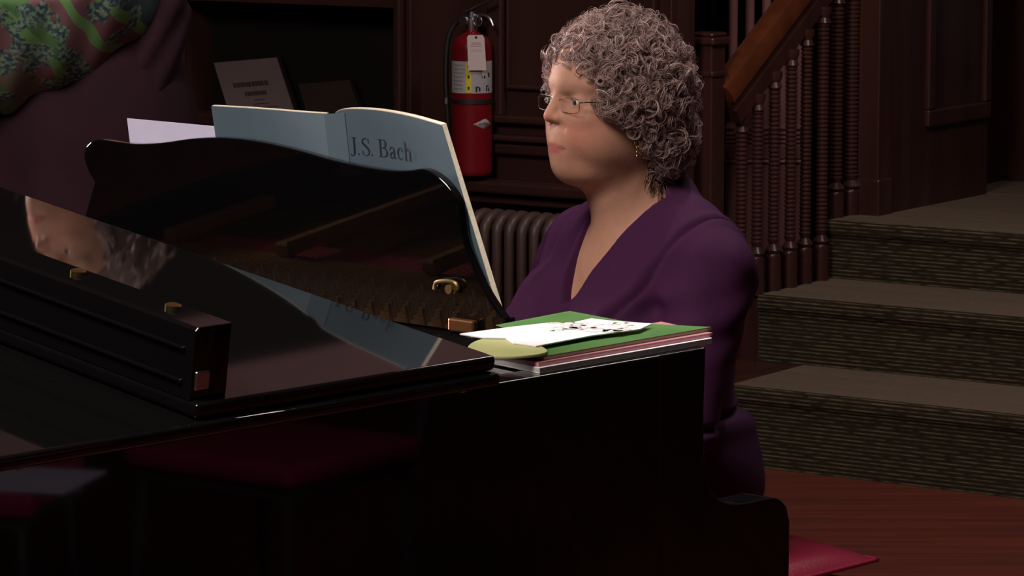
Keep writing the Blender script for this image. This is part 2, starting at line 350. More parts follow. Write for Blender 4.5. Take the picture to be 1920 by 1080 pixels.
# newel at foot of flight
NB = aty(1322, 700, atz(1388, 553, h2)[1]-.10); nz = aty(1322, 60, NB[1])[2]
nw = empty('newel_post', (NB[0], NB[1], 0), rz=-BD, label='square dark newel post with a moulded cap behind the curly hair', cat='newel post')
m = MB(); m.box((-.036, -.036, 0), (.036, .036, nz-.03), .004); m.put('post', M_wood2, nw)
m = MB(); m.box((-.046, -.046, nz-.034), (.046, .046, nz-.012), .006); m.box((-.040, -.040, nz-.012), (.040, .040, nz), .008); m.put('cap', M_wood2, nw)
m = MB(); m.box((-.041, -.041, nz-.12), (.041, .041, nz-.105), .004); m.put('collar', M_wood2, nw)
# landing post, panelled side wall, dark shelves beyond
LB = atz(1636, 401, h3)
lp = empty('landing_post', (LB[0], LB[1], h3-.004), rz=-BD, label='square dark landing post right of the last baluster, running out of the frame', cat='post')
m = MB(); m.box((-.035, -.035, 0), (.035, .035, 2.2), .004); m.put('shaft', M_wood2, lp)
m = MB(); m.box((-.042, -.042, 0), (.042, .042, .11), .005); m.put('plinth', M_wood2, lp)
uW = SQ(1662, 401, h3)[0]; nA = SQ(1662, 401, h3)[1]; nB = SQ(1858, 364, h3)[1]
m = MB(); m.box((uW-.05, nA, h3-.02), (uW, nB, 3.05), .003, T=lambda v: ST(*v)); tag(m.put('wall_stair', M_wood2), kind='structure')
pa, pb = SQ(1740, 300, n=None, h=h3)[1] if False else nA+(nB-nA)*.42, nA+(nB-nA)*.93
m = MB(); 
zb1 = 0.86
for a, b, c, d in ((pa-.04, pb+.04, zb1-.05, zb1), (pa-.04, pa, zb1, 3.), (pb, pb+.04, zb1, 3.)): m.box((uW-.01, a, c), (uW+.014, b, d), .005, T=lambda v: ST(*v))
tag(m.put('trim_23', M_wood2), kind='structure')
m = MB(); m.box((uW-.35, nA+3.6, 0), (uW+3, nA+3.7, 4.6), 0, T=lambda v: ST(*v)); tag(m.put('wall_far', mat('blue_black_wall', (.010, .014, .024), .6, noise=((3, 3, 3), (.008, .011, .018), 2))), kind='structure')
m = MB(); m.box((uW-.35, nB, h3), (uW+2.6, nB+2.5, h3+.003), 0, T=lambda v: ST(*v)); o = m.put('floor_landing', M_carpt); tag(o, kind='structure')
SB = hit(1905, 300, P0+N*(nB+.55), N); su = (SB-P0)@D
sh = empty('shelf_unit', ST(su-.05, nB+.55, h3), rz=-BD, label='dark blue-black shelf unit beyond the landing at the right edge', cat='shelf unit')
zs = hit(1890, 105, P0+N*(nB+.5), N)[2]-h3; zl = hit(1890, 215, P0+N*(nB+.5), N)[2]-h3
M_shelf = mat('slate_shelf', (.07, .10, .145), .5, noise=((3, 3, 3), (.055, .08, .12), 2))
m = MB(); m.box((-.2, .0, 0), (1.2, .35, zl), .004); m.put('cupboard', M_blackm, sh)
m = MB(); m.box((-.2, .30, zl), (1.2, .33, 1.6)); m.put('back_panel', M_shelf, sh)
m = MB(); m.box((-.2, .02, zs-.012), (1.2, .30, zs+.012), .003); m.put('shelf', M_shelf, sh)
# second flight of paler balusters further back
pale = [(1371, 'leftmost'), (1402, 'second from the left'), (1433, 'middle one'), (1465, 'second from the right'), (1497, 'rightmost')]
for i, (x, nmx) in enumerate(pale):
    dd = atz(1480, 400, h3)[1]+.10
    B = aty(x, 470, dd); r = .017
    zc = lambda y: aty(x, y, dd)[2]-B[2]
    prof = [(r*1.25, 0), (r*1.25, zc(400)), (r, zc(395)), (r*.95, zc(305)), (r*1.35, zc(303)), (r*1.1, zc(298)), (r*1.3, zc(296)), (r*1.3, zc(273)), (r*.9, zc(270)), (r*1.2, zc(266)), (r*.85, zc(262)), (r*1.2, zc(258)), (r*.85, zc(254)), (r*1.2, zc(250)), (r*.85, zc(246)), (r*1.25, zc(240)), (r*.9, zc(228)), (r*.8, zc(150)), (r*.8, zc(-20))]
    m = MB(); m.lathe(prof, (0, 0, 0), 14); o = put('rear_baluster', m.V, m.F, M_wood3, smooth='auto'); o.location = B
    tag(o, 'paler turned rear baluster, %s of the five seen between the beaded ones' % nmx, 'baluster', 'paler balusters of the rear flight')
# boarding that closes the space behind the stairs
m = MB(); m.box((-1.6, n2s+1.25, 0), (uW-.05, n2s+1.32, 3.05), 0, T=lambda v: ST(*v)); tag(m.put('wall_stair_back', M_wood2), kind='structure')
m = MB(); m.box((-.62, n2s+1.0, 0), (uL3-.05, n2s+1.25, h3+.02), 0, T=lambda v: ST(*v)); tag(m.put('floor_rear_landing', M_wood2), kind='structure')
for k, (xa, xb) in enumerate(((1338, 1346), (1372, 1378), (1392, 1398), (1412, 1418))):
    a = hit(xa, 60, P0+N*(n2s+1.22), N); b = hit(xb, 60, P0+N*(n2s+1.22), N)
    m = MB(); m.box(((a-P0)@D, n2s+1.2, h3+.3), ((b-P0)@D, n2s+1.25, 4.5), .003, T=lambda v: ST(*v)); tag(m.put('trim_%d' % (24+k), M_wood2), kind='structure')
# upper flight's orange string piece meeting the newel
a = hit(1262, 20, NB+N*.25, N); 
m = MB(); m.box((-.022, -.03, -.02), (.018, .03, .9), .006); o = m.put('upper_rail_end', M_rail); ae = aty(1280, 62, NB[1]+.22); o.location = ae+np.array([0, 0, .012]); o.rotation_euler = (0, 0, -BD)
tag(o, 'orange-brown upright rail end rising just left of the newel cap', 'rail end')

# ================================================================== RADIATOR
def radiator():
    u0 = wq(862, 395, .20)[0]; u1 = wq(1062, 400, .20)[0]; zt = wq(950, 393, .12)[1]
    r = empty('radiator', WT((u0+u1)/2, .13, 0), rz=-BD, label='old brown column radiator under the wall ledge behind the pianist', cat='radiator')
    pitch = (wq(933, 395, .15)[0]-wq(905, 395, .15)[0])*.82; k = int((u1-u0)/pitch)
    for i in range(k):
        x = (i-(k-1)/2)*pitch; m = MB()
        for yy in (-.055, 0, .055): m.tube([(x, yy, .10), (x, yy, zt-.055)], .0125, 10)
        arc = [(x, .055*math.cos(t)*1.0, zt-.055+.042*math.sin(t)) for t in np.linspace(0, math.pi, 9)]
        m.tube([(x, .055, .09)]+[(x, .055, zt-.09)]+arc+[(x, -.055, zt-.09), (x, -.055, .09)], .0155, 10)
        m.tube([(x-pitch/2, 0, zt-.075), (x+pitch/2, 0, zt-.075)], .018, 8); m.tube([(x-pitch/2, 0, .13), (x+pitch/2, 0, .13)], .018, 8)
        if i in (0, k-1):
            for yy in (-.05, .05): m.tube([(x, yy, 0), (x, yy, .10)], [.02, .013], 8)
        m.put('section', M_radi, r, smooth=True)
    return r
radiator()
# pale pipes glimpsed between the sections
# ================================================================== FIRE EXTINGUISHER
def extinguisher():
    o_ = .085; uc, _ = wq(885, 180, o_); zt = wq(885, 62, o_)[1]; zb = wq(885, 327, o_)[1]
    R0 = (wq(921, 200, o_)[0]-wq(849, 200, o_)[0])/2*.86
    e = empty('fire_extinguisher', WT(uc, o_, zb), rz=-BD, label='red fire extinguisher with white tag hung on the dark panelled wall', cat='fire extinguisher')
    H = zt-zb; m = MB()
    prof = [(R0*.9, 0), (R0*.97, .006), (R0, .014), (R0, H-.045), (R0*.96, H-.028), (R0*.8, H-.013), (R0*.5, H-.002), (R0*.3, H+.004), (R0*.28, H+.012)]
    m.lathe(prof, (0, 0, 0), 40); m.put('cylinder', M_red, e, smooth='auto')
    Mlab = mat('grey_label', (.42, .40, .42), .5, noise=((90, 90, 90), (.36, .34, .36), 2)); Myel = mat('yellow_label', (.62, .55, .04), .5)
    def band(nm, t0, t1, z0, z1, mt, off=.0006, par=e, n=14):
        m = MB(); V = []
        for rr in (R0+off-.0004, R0+off):
            for z in (z0, z1):
                V += [(rr*math.cos(t), rr*math.sin(t), z) for t in np.linspace(t0, t1, n)]
        Fc = []
        for i in range(n-1): Fc += [(2*n+i, 2*n+i+1, 3*n+i+1, 3*n+i), (i, n+i, n+i+1, i+1), (n+i, 3*n+i, 3*n+i+1, n+i+1), (i, i+1, 2*n+i+1, 2*n+i)]
        Fc += [(0, 2*n, 3*n, n), (n-1, 2*n-1, 4*n-1, 3*n-1)]
        m.add(V, Fc); return m.put(nm, mt, par, smooth='auto')
    zq = lambda y: wq(885, y, o_+R0)[1]-zb
    cth = -math.pi/2-math.radians(34)+math.radians(0)          # direction towards the camera in local frame
    cth = math.atan2(*( (lambda d: (d@(-N)*-1, d@D))((CAM-WT(uc, o_, 1))*np.array([1, 1, 0])) )[::1]) if False else None
    dv = (CAM-WT(uc, o_, 0)); dv[2] = 0; dv /= np.linalg.norm(dv); c0 = math.atan2(dv@N, dv@D)
    lab = band('label', c0-1.45, c0+1.45, zq(176), zq(116), Mlab)
    band('label_stripe', c0-.32, c0-.02, zq(175), zq(117), Myel, .0012, lab)
    for k, y in enumerate((125, 145, 166)): band('stripe_mark', c0-.21, c0-.12, zq(y+3), zq(y-3), M_rub, .0018, lab, 4)
    for a, b, y0, y1 in ((.18, .26, 163, 173), (.34, .42, 165, 172), (.26, .36, 163, 165), (.75, .82, 162, 172), (.9, .98, 166, 173), (.82, .93, 161, 163), (.5, .56, 145, 147), (.62, .7, 143, 148), (.9, 1.0, 138, 146)):
        band('pictogram', c0+a, c0+b, zq(y1), zq(y0), M_rub, .0015, lab, 4)
    for k in range(7): band('text_line', c0-1.1, c0-.45, zq(124+k*7.4), zq(122.5+k*7.4), mat('grey_ink', (.22, .21, .22), .6), .0012, lab, 6)
    band('strap', c0-math.pi, c0+math.pi-.01, zq(196), zq(188), M_rub, .003, e, 40)
    # diamond mark
    Md = mat('silver_mark', (.55, .50, .52), .5); V = []
    za = zq(234); hz_ = (zq(224)-zq(245))/2
    nd = 9; ts = np.linspace(.05, 1.15, nd)
    for t in ts:
        hh = hz_*(1-abs((t-.70)/(.65 if t < .7 else .45))); hh = max(hh, .0002)
        V += [((R0+.0008)*math.cos(c0+t), (R0+.0008)*math.sin(c0+t), za-hh), ((R0+.0008)*math.cos(c0+t), (R0+.0008)*math.sin(c0+t), za+hh)]
    V2 = [(x*.985, y*.985, z) for x, y, z in V]; k2 = len(V)
    Fc = [(2*i, 2*i+2, 2*i+3, 2*i+1) for i in range(nd-1)]+[(2*i, k2+2*i, k2+2*i+2, 2*i+2) for i in range(nd-1)]
    dm = put('diamond_mark', V+V2, Fc, Md, e, smooth=True)
    tv, tf = text_mesh('AMEREX', .011)
    put('lettering', [((R0+.0014)*math.cos(c0+.70+v[0]/R0), (R0+.0014)*math.sin(c0+.70+v[0]/R0), za+v[1]) for v in tv], tf, M_inkb, dm)
    # valve, gauge, levers, hose
    m = MB(); m.lathe([(R0*.27, H+.006), (R0*.30, H+.012), (R0*.30, H+.04), (R0*.2, H+.045), (R0*.2, H+.06)], (0, 0, 0), 18); m.box((-.022, -.012, H+.02), (.022, .012, H+.045), .004); vl = m.put('valve', M_steel, e, smooth='auto')
    m = MB(); m.tube([(-.01, -.02, H+.035), (-.01, -.031, H+.035)], .013, 16); m.put('pressure_gauge', M_steel, e, smooth='auto')
    m = MB(); m.box((-.012, -.010, 0), (.098, .010, .006), .002, T=lambda v: np.array([v[0]*math.cos(.45)-v[2]*math.sin(.45)-.015, v[1], H+.058+v[0]*math.sin(.38)+v[2]])); m.put('top_lever', M_steel, e)
    m = MB(); m.tube(smooth_curve([(0, 0, H+.045), (.03, -.004, H+.052), (.06, -.004, H+.045), (.075, -.004, H+.02)], 5), .004, 8); m.put('carry_handle', M_steel, e, smooth=True)
    m = MB(); m.tube([(.02, -.018, H+.045), (.03, -.02, H+.05)]+[(.035+.014*math.cos(t), -.022, H+.035+.014*math.sin(t)) for t in np.linspace(1.5, 7.5, 14)], .0014, 6); m.put('safety_pin', M_steel, e, smooth=True)
    m = MB(); m.tube(smooth_curve([(-.02, 0, H+.03), (-R0*.9, 0, H+.03), (-R0-.018, -.01, H-.02), (-R0-.022, -.015, H-.12), (-R0-.018, -.015, zq(200)), (-R0-.012, -.012, zq(285))], 6), [.0075]*30+[.009], 10); hs = m.put('hose', M_rub, e, smooth=True)
    m = MB(); m.tube([(-R0-.018, -.018, zq(188)), (-R0-.018, -.018, zq(200))], .011, 10); m.put('hose_clip', M_steel, e, smooth='auto')
    m = MB(); m.box((-.02, R0+.001, .02), (.02, o_-.001, H-.02), .003); m.put('wall_bracket', M_rub, e)
    # white tag
    tcen = c0+.18; px_ = np.array([-math.sin(tcen), math.cos(tcen), 0]); nx_ = np.array([math.cos(tcen), math.sin(tcen), 0])
    zt0, zt1 = zq(66), zq(132); wd = .0245
    P = [nx_*(R0+.007+.003*(b < 0))+px_*a*wd+Zv*b2 for a, b, b2 in ((-.85, 1, zt0), (.75, 1, zt0), (.95, 1, zt0-.008), (1.15, -1, zt1), (-.9, -1, zt1), (-1.02, 1, zt0-.006))]
    m = MB(); m.prism(P, nx_*.0008); tg = m.put('inspection_tag', mat('pink_white_tag', (.60, .50, .50), .6), e, )
    tg['label'] = 'white paper inspection tag'
    m = MB()
    for k in range(13):
        z_ = zt0-.022-k*.0048; a = wd*(.55+.2*((k*7) % 3)/3)
        if k == 3: continue
        q = nx_*(R0+.0088+.0*k); m.prism([q-px_*a+Zv*z_, q+px_*a+Zv*z_, q+px_*a+Zv*(z_+.0012), q-px_*a+Zv*(z_+.0012)], nx_*.0004)
    m.put('printed_lines', mat('faded_red_ink', (.38, .22, .23), .7), tg)
    m = MB(); m.tube([nx_*(R0+.0075)+Zv*(zt0-.006), nx_*(R0+.0095)+Zv*(zt0-.006)], .0035, 12); m.put('eyelet', M_rub, tg)
    return e
extinguisher()

# ================================================================== FRAMED PAPERS in the niche
def framed(name, label, quad, mt, fmt, off0, off1, lines=False):
    # quad : TL TR BR BL seen positions ; leans back in the niche
    (a, b, c, d) = quad
    Pt = [hit(*a, PW-N*off1, N), hit(*b, PW-N*off1, N)]; Pb = [hit(*c, PW-N*off0, N), hit(*d, PW-N*off0, N)]
    TL_, TR_, BR_, BL_ = Pt[0], Pt[1], Pb[0], Pb[1]
    org = (BL_+BR_)/2; e = empty(name, org, label=label, cat='framed paper' if lines else 'picture frame')
    nrm = np.cross(TR_-TL_, BL_-TL_); nrm /= np.linalg.norm(nrm); nrm = nrm if nrm@(CAM-org) > 0 else -nrm
    ce = (TL_+TR_+BR_+BL_)/4
    ex = lambda P, k: ce+(P-ce)*k
    m = MB(); m.prism([ex(P, 1.10)-org-nrm*.002 for P in (TL_, TR_, BR_, BL_)], -nrm*.018, .003); m.put('frame', fmt, e)
    m = MB(); m.prism([P-org-nrm*.003 for P in (TL_, TR_, BR_, BL_)], nrm*.004); sh_ = m.put('sheet', mt, e)
    if lines:
        q = lambda s, t: (TL_*(1-s)+TR_*s)*(1-t)+(BL_*(1-s)+BR_*s)*t
        def bar(s0, s1, t0, t1): m.prism([q(s0, t0)-org+nrm*.001, q(s1, t0)-org+nrm*.001, q(s1, t1)-org+nrm*.001, q(s0, t1)-org+nrm*.001], nrm*.0008)
        m = MB(); s = .20
        for wd in (.045, .03, .035, .03, .04, .03, .035, .045, .02, .04, .035, .03, .035, .045, .035, .03): bar(s, s+wd*.72, .285, .345); s += wd*.96+.005*(wd > .04)
        s = .34
        for wd in (.04, .02, .035, .03, .03, .04, .035, .03, .035, .03): bar(s, s+wd*.75, .41, .465); s += wd*1.05
        for k, (x0, x1) in enumerate(((.45, .62), (.42, .66), (.55, .78), (.52, .8), (.56, .76), (.54, .79), (.55, .75))): bar(x0, x1, .52+.052*k, .528+.052*k)
        m.put('printing', M_inkb, sh_)
        m = MB(); c_ = q(.34, .72); ax = (TR_-TL_)/np.linalg.norm(TR_-TL_); ay = np.cross(nrm, ax)
        m.prism([c_-org+nrm*.001+.026*(math.cos(t)*ax+math.sin(t)*ay) for t in np.linspace(0, 2*math.pi, 20)[:-1]], nrm*.0008); m.put('seal', mat('seal_ink', (.06, .02, .02), .7), sh_)
framed('framed_certificate', 'pale printed certificate in a thin dark frame leaning in the wall niche', ((401, 118), (519, 108), (565, 250), (445, 262)), mat('certificate_paper', (.15, .105, .11), .6, noise=((6, 6, 6), (.135, .10, .10), 2)), M_niche, -.02, -.12, True)
framed('picture_frame', 'dim olive-brown picture leaning right of the certificate in the niche', ((560, 158), (655, 150), (690, 250), (590, 262)), mat('olive_print', (.030, .016, .008), .6, noise=((9, 9, 9), (.022, .010, .009), 2)), M_niche, -.03, -.12)

# ================================================================== GRAND PIANO
piano = empty('grand_piano', (O0[0], O0[1], 0), rz=AZ, label='glossy black grand piano with its front lid flap folded back', cat='piano')
PW_ = 1.50                                                     # case width
def prismxz(m, pts, y0, y1, bevel=.003): return m.prism([(x, y0, z) for x, z in pts], (0, y1-y0, 0), bevel, 3)
side = [(-.10, .60), (-.10, .99), (0, .99), (-.002, .93), (-.003, .86), (.002, .82), (.016, .785), (.036, .768), (.062, .760), (.10, .757), (.14, .757), (.165, .752), (.183, .738), (.190, .715), (.190, .60)]
side = [tuple(p) for p in side[:3]] + [tuple(p) for p in smooth_curve(side[2:13], 4)[1:]] + side[13:]
for y0, y1 in ((0, .055), (PW_-.055, PW_)):
    m = MB(); prismxz(m, side, y0, y1, .004); m.put('cheek', M_black, piano, smooth='auto')
# rim following the plan of a grand: straight bass side, curved bentside
plan = [(-.099, 0), (-1.0, 0), (-1.55, 0), (-1.75, .03), (-1.90, .14), (-1.93, .30), (-1.86, .48), (-1.70, .66), (-1.45, .84), (-1.15, 1.02), (-.95, 1.20), (-.78, 1.40), (-.60, 1.485), (-.40, 1.5), (-.099, 1.5)]
pc = np.array([plan[0], plan[1]]+[tuple(p) for p in smooth_curve(plan[2:14], 6)]+[plan[14]])
def inward(c, d):
    T = np.gradient(c, axis=0); T /= np.linalg.norm(T, axis=1)[:, None]; Nn = np.stack([T[:, 1], -T[:, 0]], 1)
    q = c+Nn*d; 
    if abs(q[0][1]-(d)) > .02 and abs(q[0][1]+d) < .02: q = c-Nn*d
    return q
pin = inward(pc, .05); k = len(pc); V = []
for z in (.60, .99):
    V += [(x, y, z) for x, y in pc]; V += [(x, y, z) for x, y in pin]
Fc = []
for i in range(k-1): Fc += [(i, i+1, 2*k+i+1, 2*k+i), (k+i, 3*k+i, 3*k+i+1, k+i+1), (2*k+i, 2*k+i+1, 3*k+i+1, 3*k+i), (i, k+i, k+i+1, i+1)]
o = put('rim', V, Fc, M_black, piano, smooth='auto')
bv = o.modifiers.new('b', 'BEVEL'); bv.width = .004; bv.segments = 3; bv.limit_method = 'ANGLE'; bv.angle_limit = math.radians(50); o.modifiers.move(1, 0)
# inside: soundboard, iron plate, felt, struts, strings, pins
ins = [(x, y) for x, y in pin[1:]]+[(-.16, 1.45), (-.16, .05)]
m = MB(); m.prism([(x, y, .86) for x, y in [(-.2, .05)]+[tuple(p) for p in pin[1:-1]]+[(-.2, 1.45)]], (0, 0, .012)); m.put('soundboard', M_soundb, piano)
m = MB()
m.box((-.42, .055, .895), (-.17, 1.445, .93), .006)
for y0, x1, y1 in ((.09, -1.75, .09), (.42, -1.80, .42), (.78, -1.42, .72), (1.12, -.98, 1.06), (1.40, -.62, 1.38)):
    m.prism([(-.40, y0-.014, .93), (-.40, y0+.014, .93), (x1, y1+.014, .93), (x1, y1-.014, .93)], (0, 0, .025), .005)
pl = m.put('iron_plate', M_plate, piano)
m = MB(); m.box((-.50, .06, .905), (-.42, 1.44, .918), .003); m.box((-1.0, .06, .900), (-.86, 1.0, .914), .003); m.put('string_felt', M_felt, piano)
m = MB()
for i in range(110):
    y = .08+1.33*i/109; xe = -1.7 if y < .45 else -1.7+(y-.45)*1.15
    m.tube([(-.22, y, .934), (xe, y*.96+.02, .925)], .0007, 3, cap=False)
tag(m.put('strings', M_steel, piano), kind='stuff')
m = MB()
for i in range(220):
    y = .08+1.33*(i//2)/109; x = -.20-.055*(i % 2)-.02*((i//2) % 3); m.tube([(x, y, .93), (x, y, .958)], .003, 6)
tag(m.put('tuning_pins', M_steel, piano, smooth='auto'), kind='stuff')
m = MB(); m.box((-.95, .06, .915), (-.915, 1.05, .965), .003); m.box((-1.02, .1, .93), (-1.0, .9, .95), .002); m.put('damper_rail', M_blackm, piano)
# key bed, fallboard, keys
m = MB(); m.box((-.12, .055, .60), (.165, PW_-.055, .665), .004); m.put('key_bed', M_black, piano)
m = MB(); m.box((.150, .056, .665), (.172, PW_-.056, .695), .003); m.put('key_slip', M_black, piano)
m = MB(); m.prism([(-.06, .056, .70), (-.035, .056, .70), (-.075, .056, .86), (-.115, .056, .86)], (0, PW_-.112, 0), .004); m.put('fallboard', M_black, piano)
m = MB(); m.box((-.17, .055, .865), (-.08, PW_-.055, .89), .003); m.put('stretcher', M_black, piano)
Mw = mat('key_white', (.75, .73, .68), .2); Mb = mat('key_black', (.01, .01, .01), .2)
m = MB(); m.box((-.06, -.0113, .668), (.147, .0113, .703), .002); kw = m.put('white_key', Mw, piano)
m = MB(); m.prism([(-.06, -.005, .70), (.095, -.005, .70), (.088, -.005, .714), (-.06, -.005, .714)], (0, .010, 0), .0015); kb = m.put('black_key', Mb, piano)
kw0 = (PW_-52*.0236)/2+.0118
for i in range(52):
    q = kw if i == 0 else kw.copy()
    if i: COL.objects.link(q); q.parent = piano
    q.location = (0, kw0+i*.0236, 0)
c_ = 0
for i in range(51):
    if (i % 7) in (1, 4): continue
    q = kb if c_ == 0 else kb.copy()
    if c_: COL.objects.link(q); q.parent = piano
    q.location = (0, kw0+i*.0236+.0118, 0); c_ += 1
m = MB(); 
for y in (.055, PW_-.055-.083): m.box((-.05, y, .665), (.15, y+.083, .71), .004)
m.put('key_block', M_black, piano)
# legs and lyre
for x, y in ((-.02, .13), (-.02, PW_-.13), (-1.55, .36)):
    m = MB(); m.box((x-.06, y-.06, .50), (x+.06, y+.06, .60), .008); m.prism([(x-.055, y-.055, .5), (x+.055, y-.055, .5), (x+.055, y+.055, .5), (x-.055, y+.055, .5)], (0, 0, -.08), .004)
    m.prism([(x-.045, y-.045, .08), (x+.045, y-.045, .08), (x+.045, y+.045, .08), (x-.045, y+.045, .08)], (0, 0, .36), .006)
    lg = m.put('leg', M_black, piano)
    m = MB(); m.tube([(x, y-.015, .035), (x, y+.015, .035)], .035, 18); m.box((x-.02, y-.025, .04), (x+.02, y+.025, .09), .004); m.put('caster', M_brass, lg, smooth='auto')
m = MB(); m.box((-.12, .68, .18), (-.09, .70, .6), .003); m.box((-.12, .80, .18), (-.09, .82, .6), .003); m.box((-.16, .62, .12), (-.05, .88, .18), .006); ly = m.put('lyre', M_black, piano)
for y in (.69, .75, .81):
    m = MB(); m.box((-.05, y-.012, .125), (.06, y+.012, .135), .003); m.put('pedal', M_brass, ly)
# ---- lid: stands slightly ajar on the treble side
DE = math.radians(8.25)
def LT(v):                                                     # lid frame -> piano frame
    x, y, z = v; return np.array([x, y*math.cos(DE)-z*math.sin(DE), 1.030+y*math.sin(DE)+z*math.cos(DE)])
lp_ = [(x, y*1.0) for x, y in pc if x < -.44]
main = [(-.436, -.022)]+[(x*1.01, y*1.015-.022 if y < .1 else y*1.015) for x, y in lp_ if x < -.5]+[(-.436, 1.52)]
m = MB(); m.prism([LT((x, y, -.039)) for x, y in main], LT((0, 0, -.021))-LT((0, 0, -.039)), .006, 3); m.put('lid', M_black, piano, smooth='auto')
def lbox(m, a, c, bev=.004, seg=3): return m.box(a, c, bev, T=LT, seg=seg)
m = MB(); lbox(m, (-.950, -.012, -.020), (-.434, 1.50, 0), .0065, 4); fl = m.put('lid_flap', M_black, piano, smooth='auto')
m = MB(); m.prism([LT((x, .004, z)) for x, z in ((-.948, 0), (-.890, 0), (-.890, .090), (-.944, .090), (-.948, .086))], LT((0, 1.49, 0))-LT((0, .004, 0)), .003, 2)
lbox(m, (-.952, .02, .058), (-.946, 1.48, .063), .002); lbox(m, (-.952, .02, .018), (-.946, 1.48, .023), .002)
rl = m.put('nose_rail', M_black, fl, smooth='auto')
for x, y in ((325, 572), (147, 508)):
    nn = np.array([0, -math.sin(DE), math.cos(DE)]); nw_ = L*0; 
    nwld = np.cross(L, W*math.cos(DE)+Zv*math.sin(DE)); P = hit(x, y, O+Zv*.040+nwld*.094, nwld); q = loc(P)
    m = MB(); m.tube([q-nn*.004, q+nn*.0005, q+nn*.002], [.010, .010, .006], 14); m.put('brass_stud', M_brass, fl, smooth='auto')
m = MB(); lbox(m, (-.944, .000, .012), (-.922, .006, .036), .003); m.put('end_catch', M_steel, fl)
# lid hinges along the bass side
for x0, x1 in ((-.62, -.50), (-1.34, -1.22)):
    m = MB(); m.tube([(x0, -.006, .994), (x1, -.006, .994)], .0055, 10); m.box((x0+.005, -.003, .988), (x1-.005, .0, .996), .001); hg = m.put('lid_hinge', M_brass, piano, smooth='auto')
    m = MB(); m.lathe([(.004, -.006), (.008, -.003), (.008, .003), (.004, .006)], (0, 0, 0), 10, T=lambda v: np.array([x1+.006+v[2], -.006+v[0], .994+v[1]])); m.put('hinge_pin', M_brass, hg, smooth='auto')
m = MB(); m.prism([(-.95, 1.38, .955), (-.93, 1.38, .955), (-.93, 1.38, 1.19), (-.95, 1.38, 1.19)], (0, .022, 0), .003); m.put('lid_prop', M_black, piano)
# ---- music desk
TA = math.radians(5.88); upD = -L*math.sin(TA)+Zv*math.cos(TA); nD = np.cross(W, upD); baseD = O+L*-.081
def dk(x, y, off=0): return hit(x, y, baseD+nD*off, nD)
def dpt(w, h, off=0): return baseD+nD*off+W*w+upD*h
top_px = [(176, 342), (163, 318), (156, 290), (164, 270), (182, 262), (215, 266), (250, 270), (300, 268), (350, 261), (400, 258), (450, 261), (500, 269), (560, 283), (620, 300), (680, 313), (730, 320), (765, 320), (790, 317), (812, 325), (835, 344), (856, 374), (862, 402), (867, 440), (880, 482), (901, 530), (921, 565), (944, 598)]
outl = [dk(*p) for p in smooth_curve(top_px, 3)]
outl = outl+[dpt(.31, -.012), dpt(1.285, -.012), dpt(1.262, .03)]
m = MB(); m.prism([loc(p) for p in outl], loc(nD)-loc(np.zeros(3)), 0) if False else None
m.prism([loc(p) for p in outl], (loc(O0+nD*.016)-loc(O0)), .004, 3); dsk = m.put('music_desk', M_deskb, piano, smooth='auto')
m = MB(); m.prism([loc(dpt(.27, -.012, -.012)), loc(dpt(1.32, -.012, -.012)), loc(dpt(1.32, -.012, .09)), loc(dpt(.27, -.012, .09))], (0, 0, -.018), .003); m.put('desk_shelf', M_black, piano)
m = MB(); m.prism([loc(dpt(.34, -.004, .017)), loc(dpt(1.25, -.004, .017)), loc(dpt(1.25, -.004, .055)), loc(dpt(.34, -.004, .055))], (0, 0, .010), .002); m.put('desk_ledge', M_black, dsk)
hk = [dk(815, 542, -.004), dk(818, 530, -.006), dk(835, 527, -.008), dk(852, 530, -.008), dk(858, 540, -.008), dk(850, 546, -.008), dk(855, 550, -.008)]
m = MB(); m.tube([loc(p) for p in smooth_curve(hk, 5)], .0032, 8); c_ = loc(dk(851, 541, -.004)); m.tube([c_, c_-np.array([.012, 0, 0])], .007, 12); m.put('reflected_hook', mat('dull_brass', (.22, .15, .05), .45, .8), dsk, smooth='auto')  # hook modelled on the desk to stand for one reflected in it
c0_, c1_ = loc(dk(850, 611, -.002)), loc(dk(897, 611, -.002))
m = MB(); m.box(np.minimum(c0_, c1_)-[.012, 0, .006], np.maximum(c0_, c1_)+[0, 0, .008], .003); m.put('orange_glint_plate', mat('copper_brass', (.22, .09, .03), .4, .8), dsk)  # plate added to stand for an orange reflection at the desk foot
# flat area beside the desk (cheek cover where the scores lie)
m = MB(); m.box((-.43, .012, .955), (-.012, .32, .988), .004); m.put('side_shelf', M_black, piano, smooth='auto')

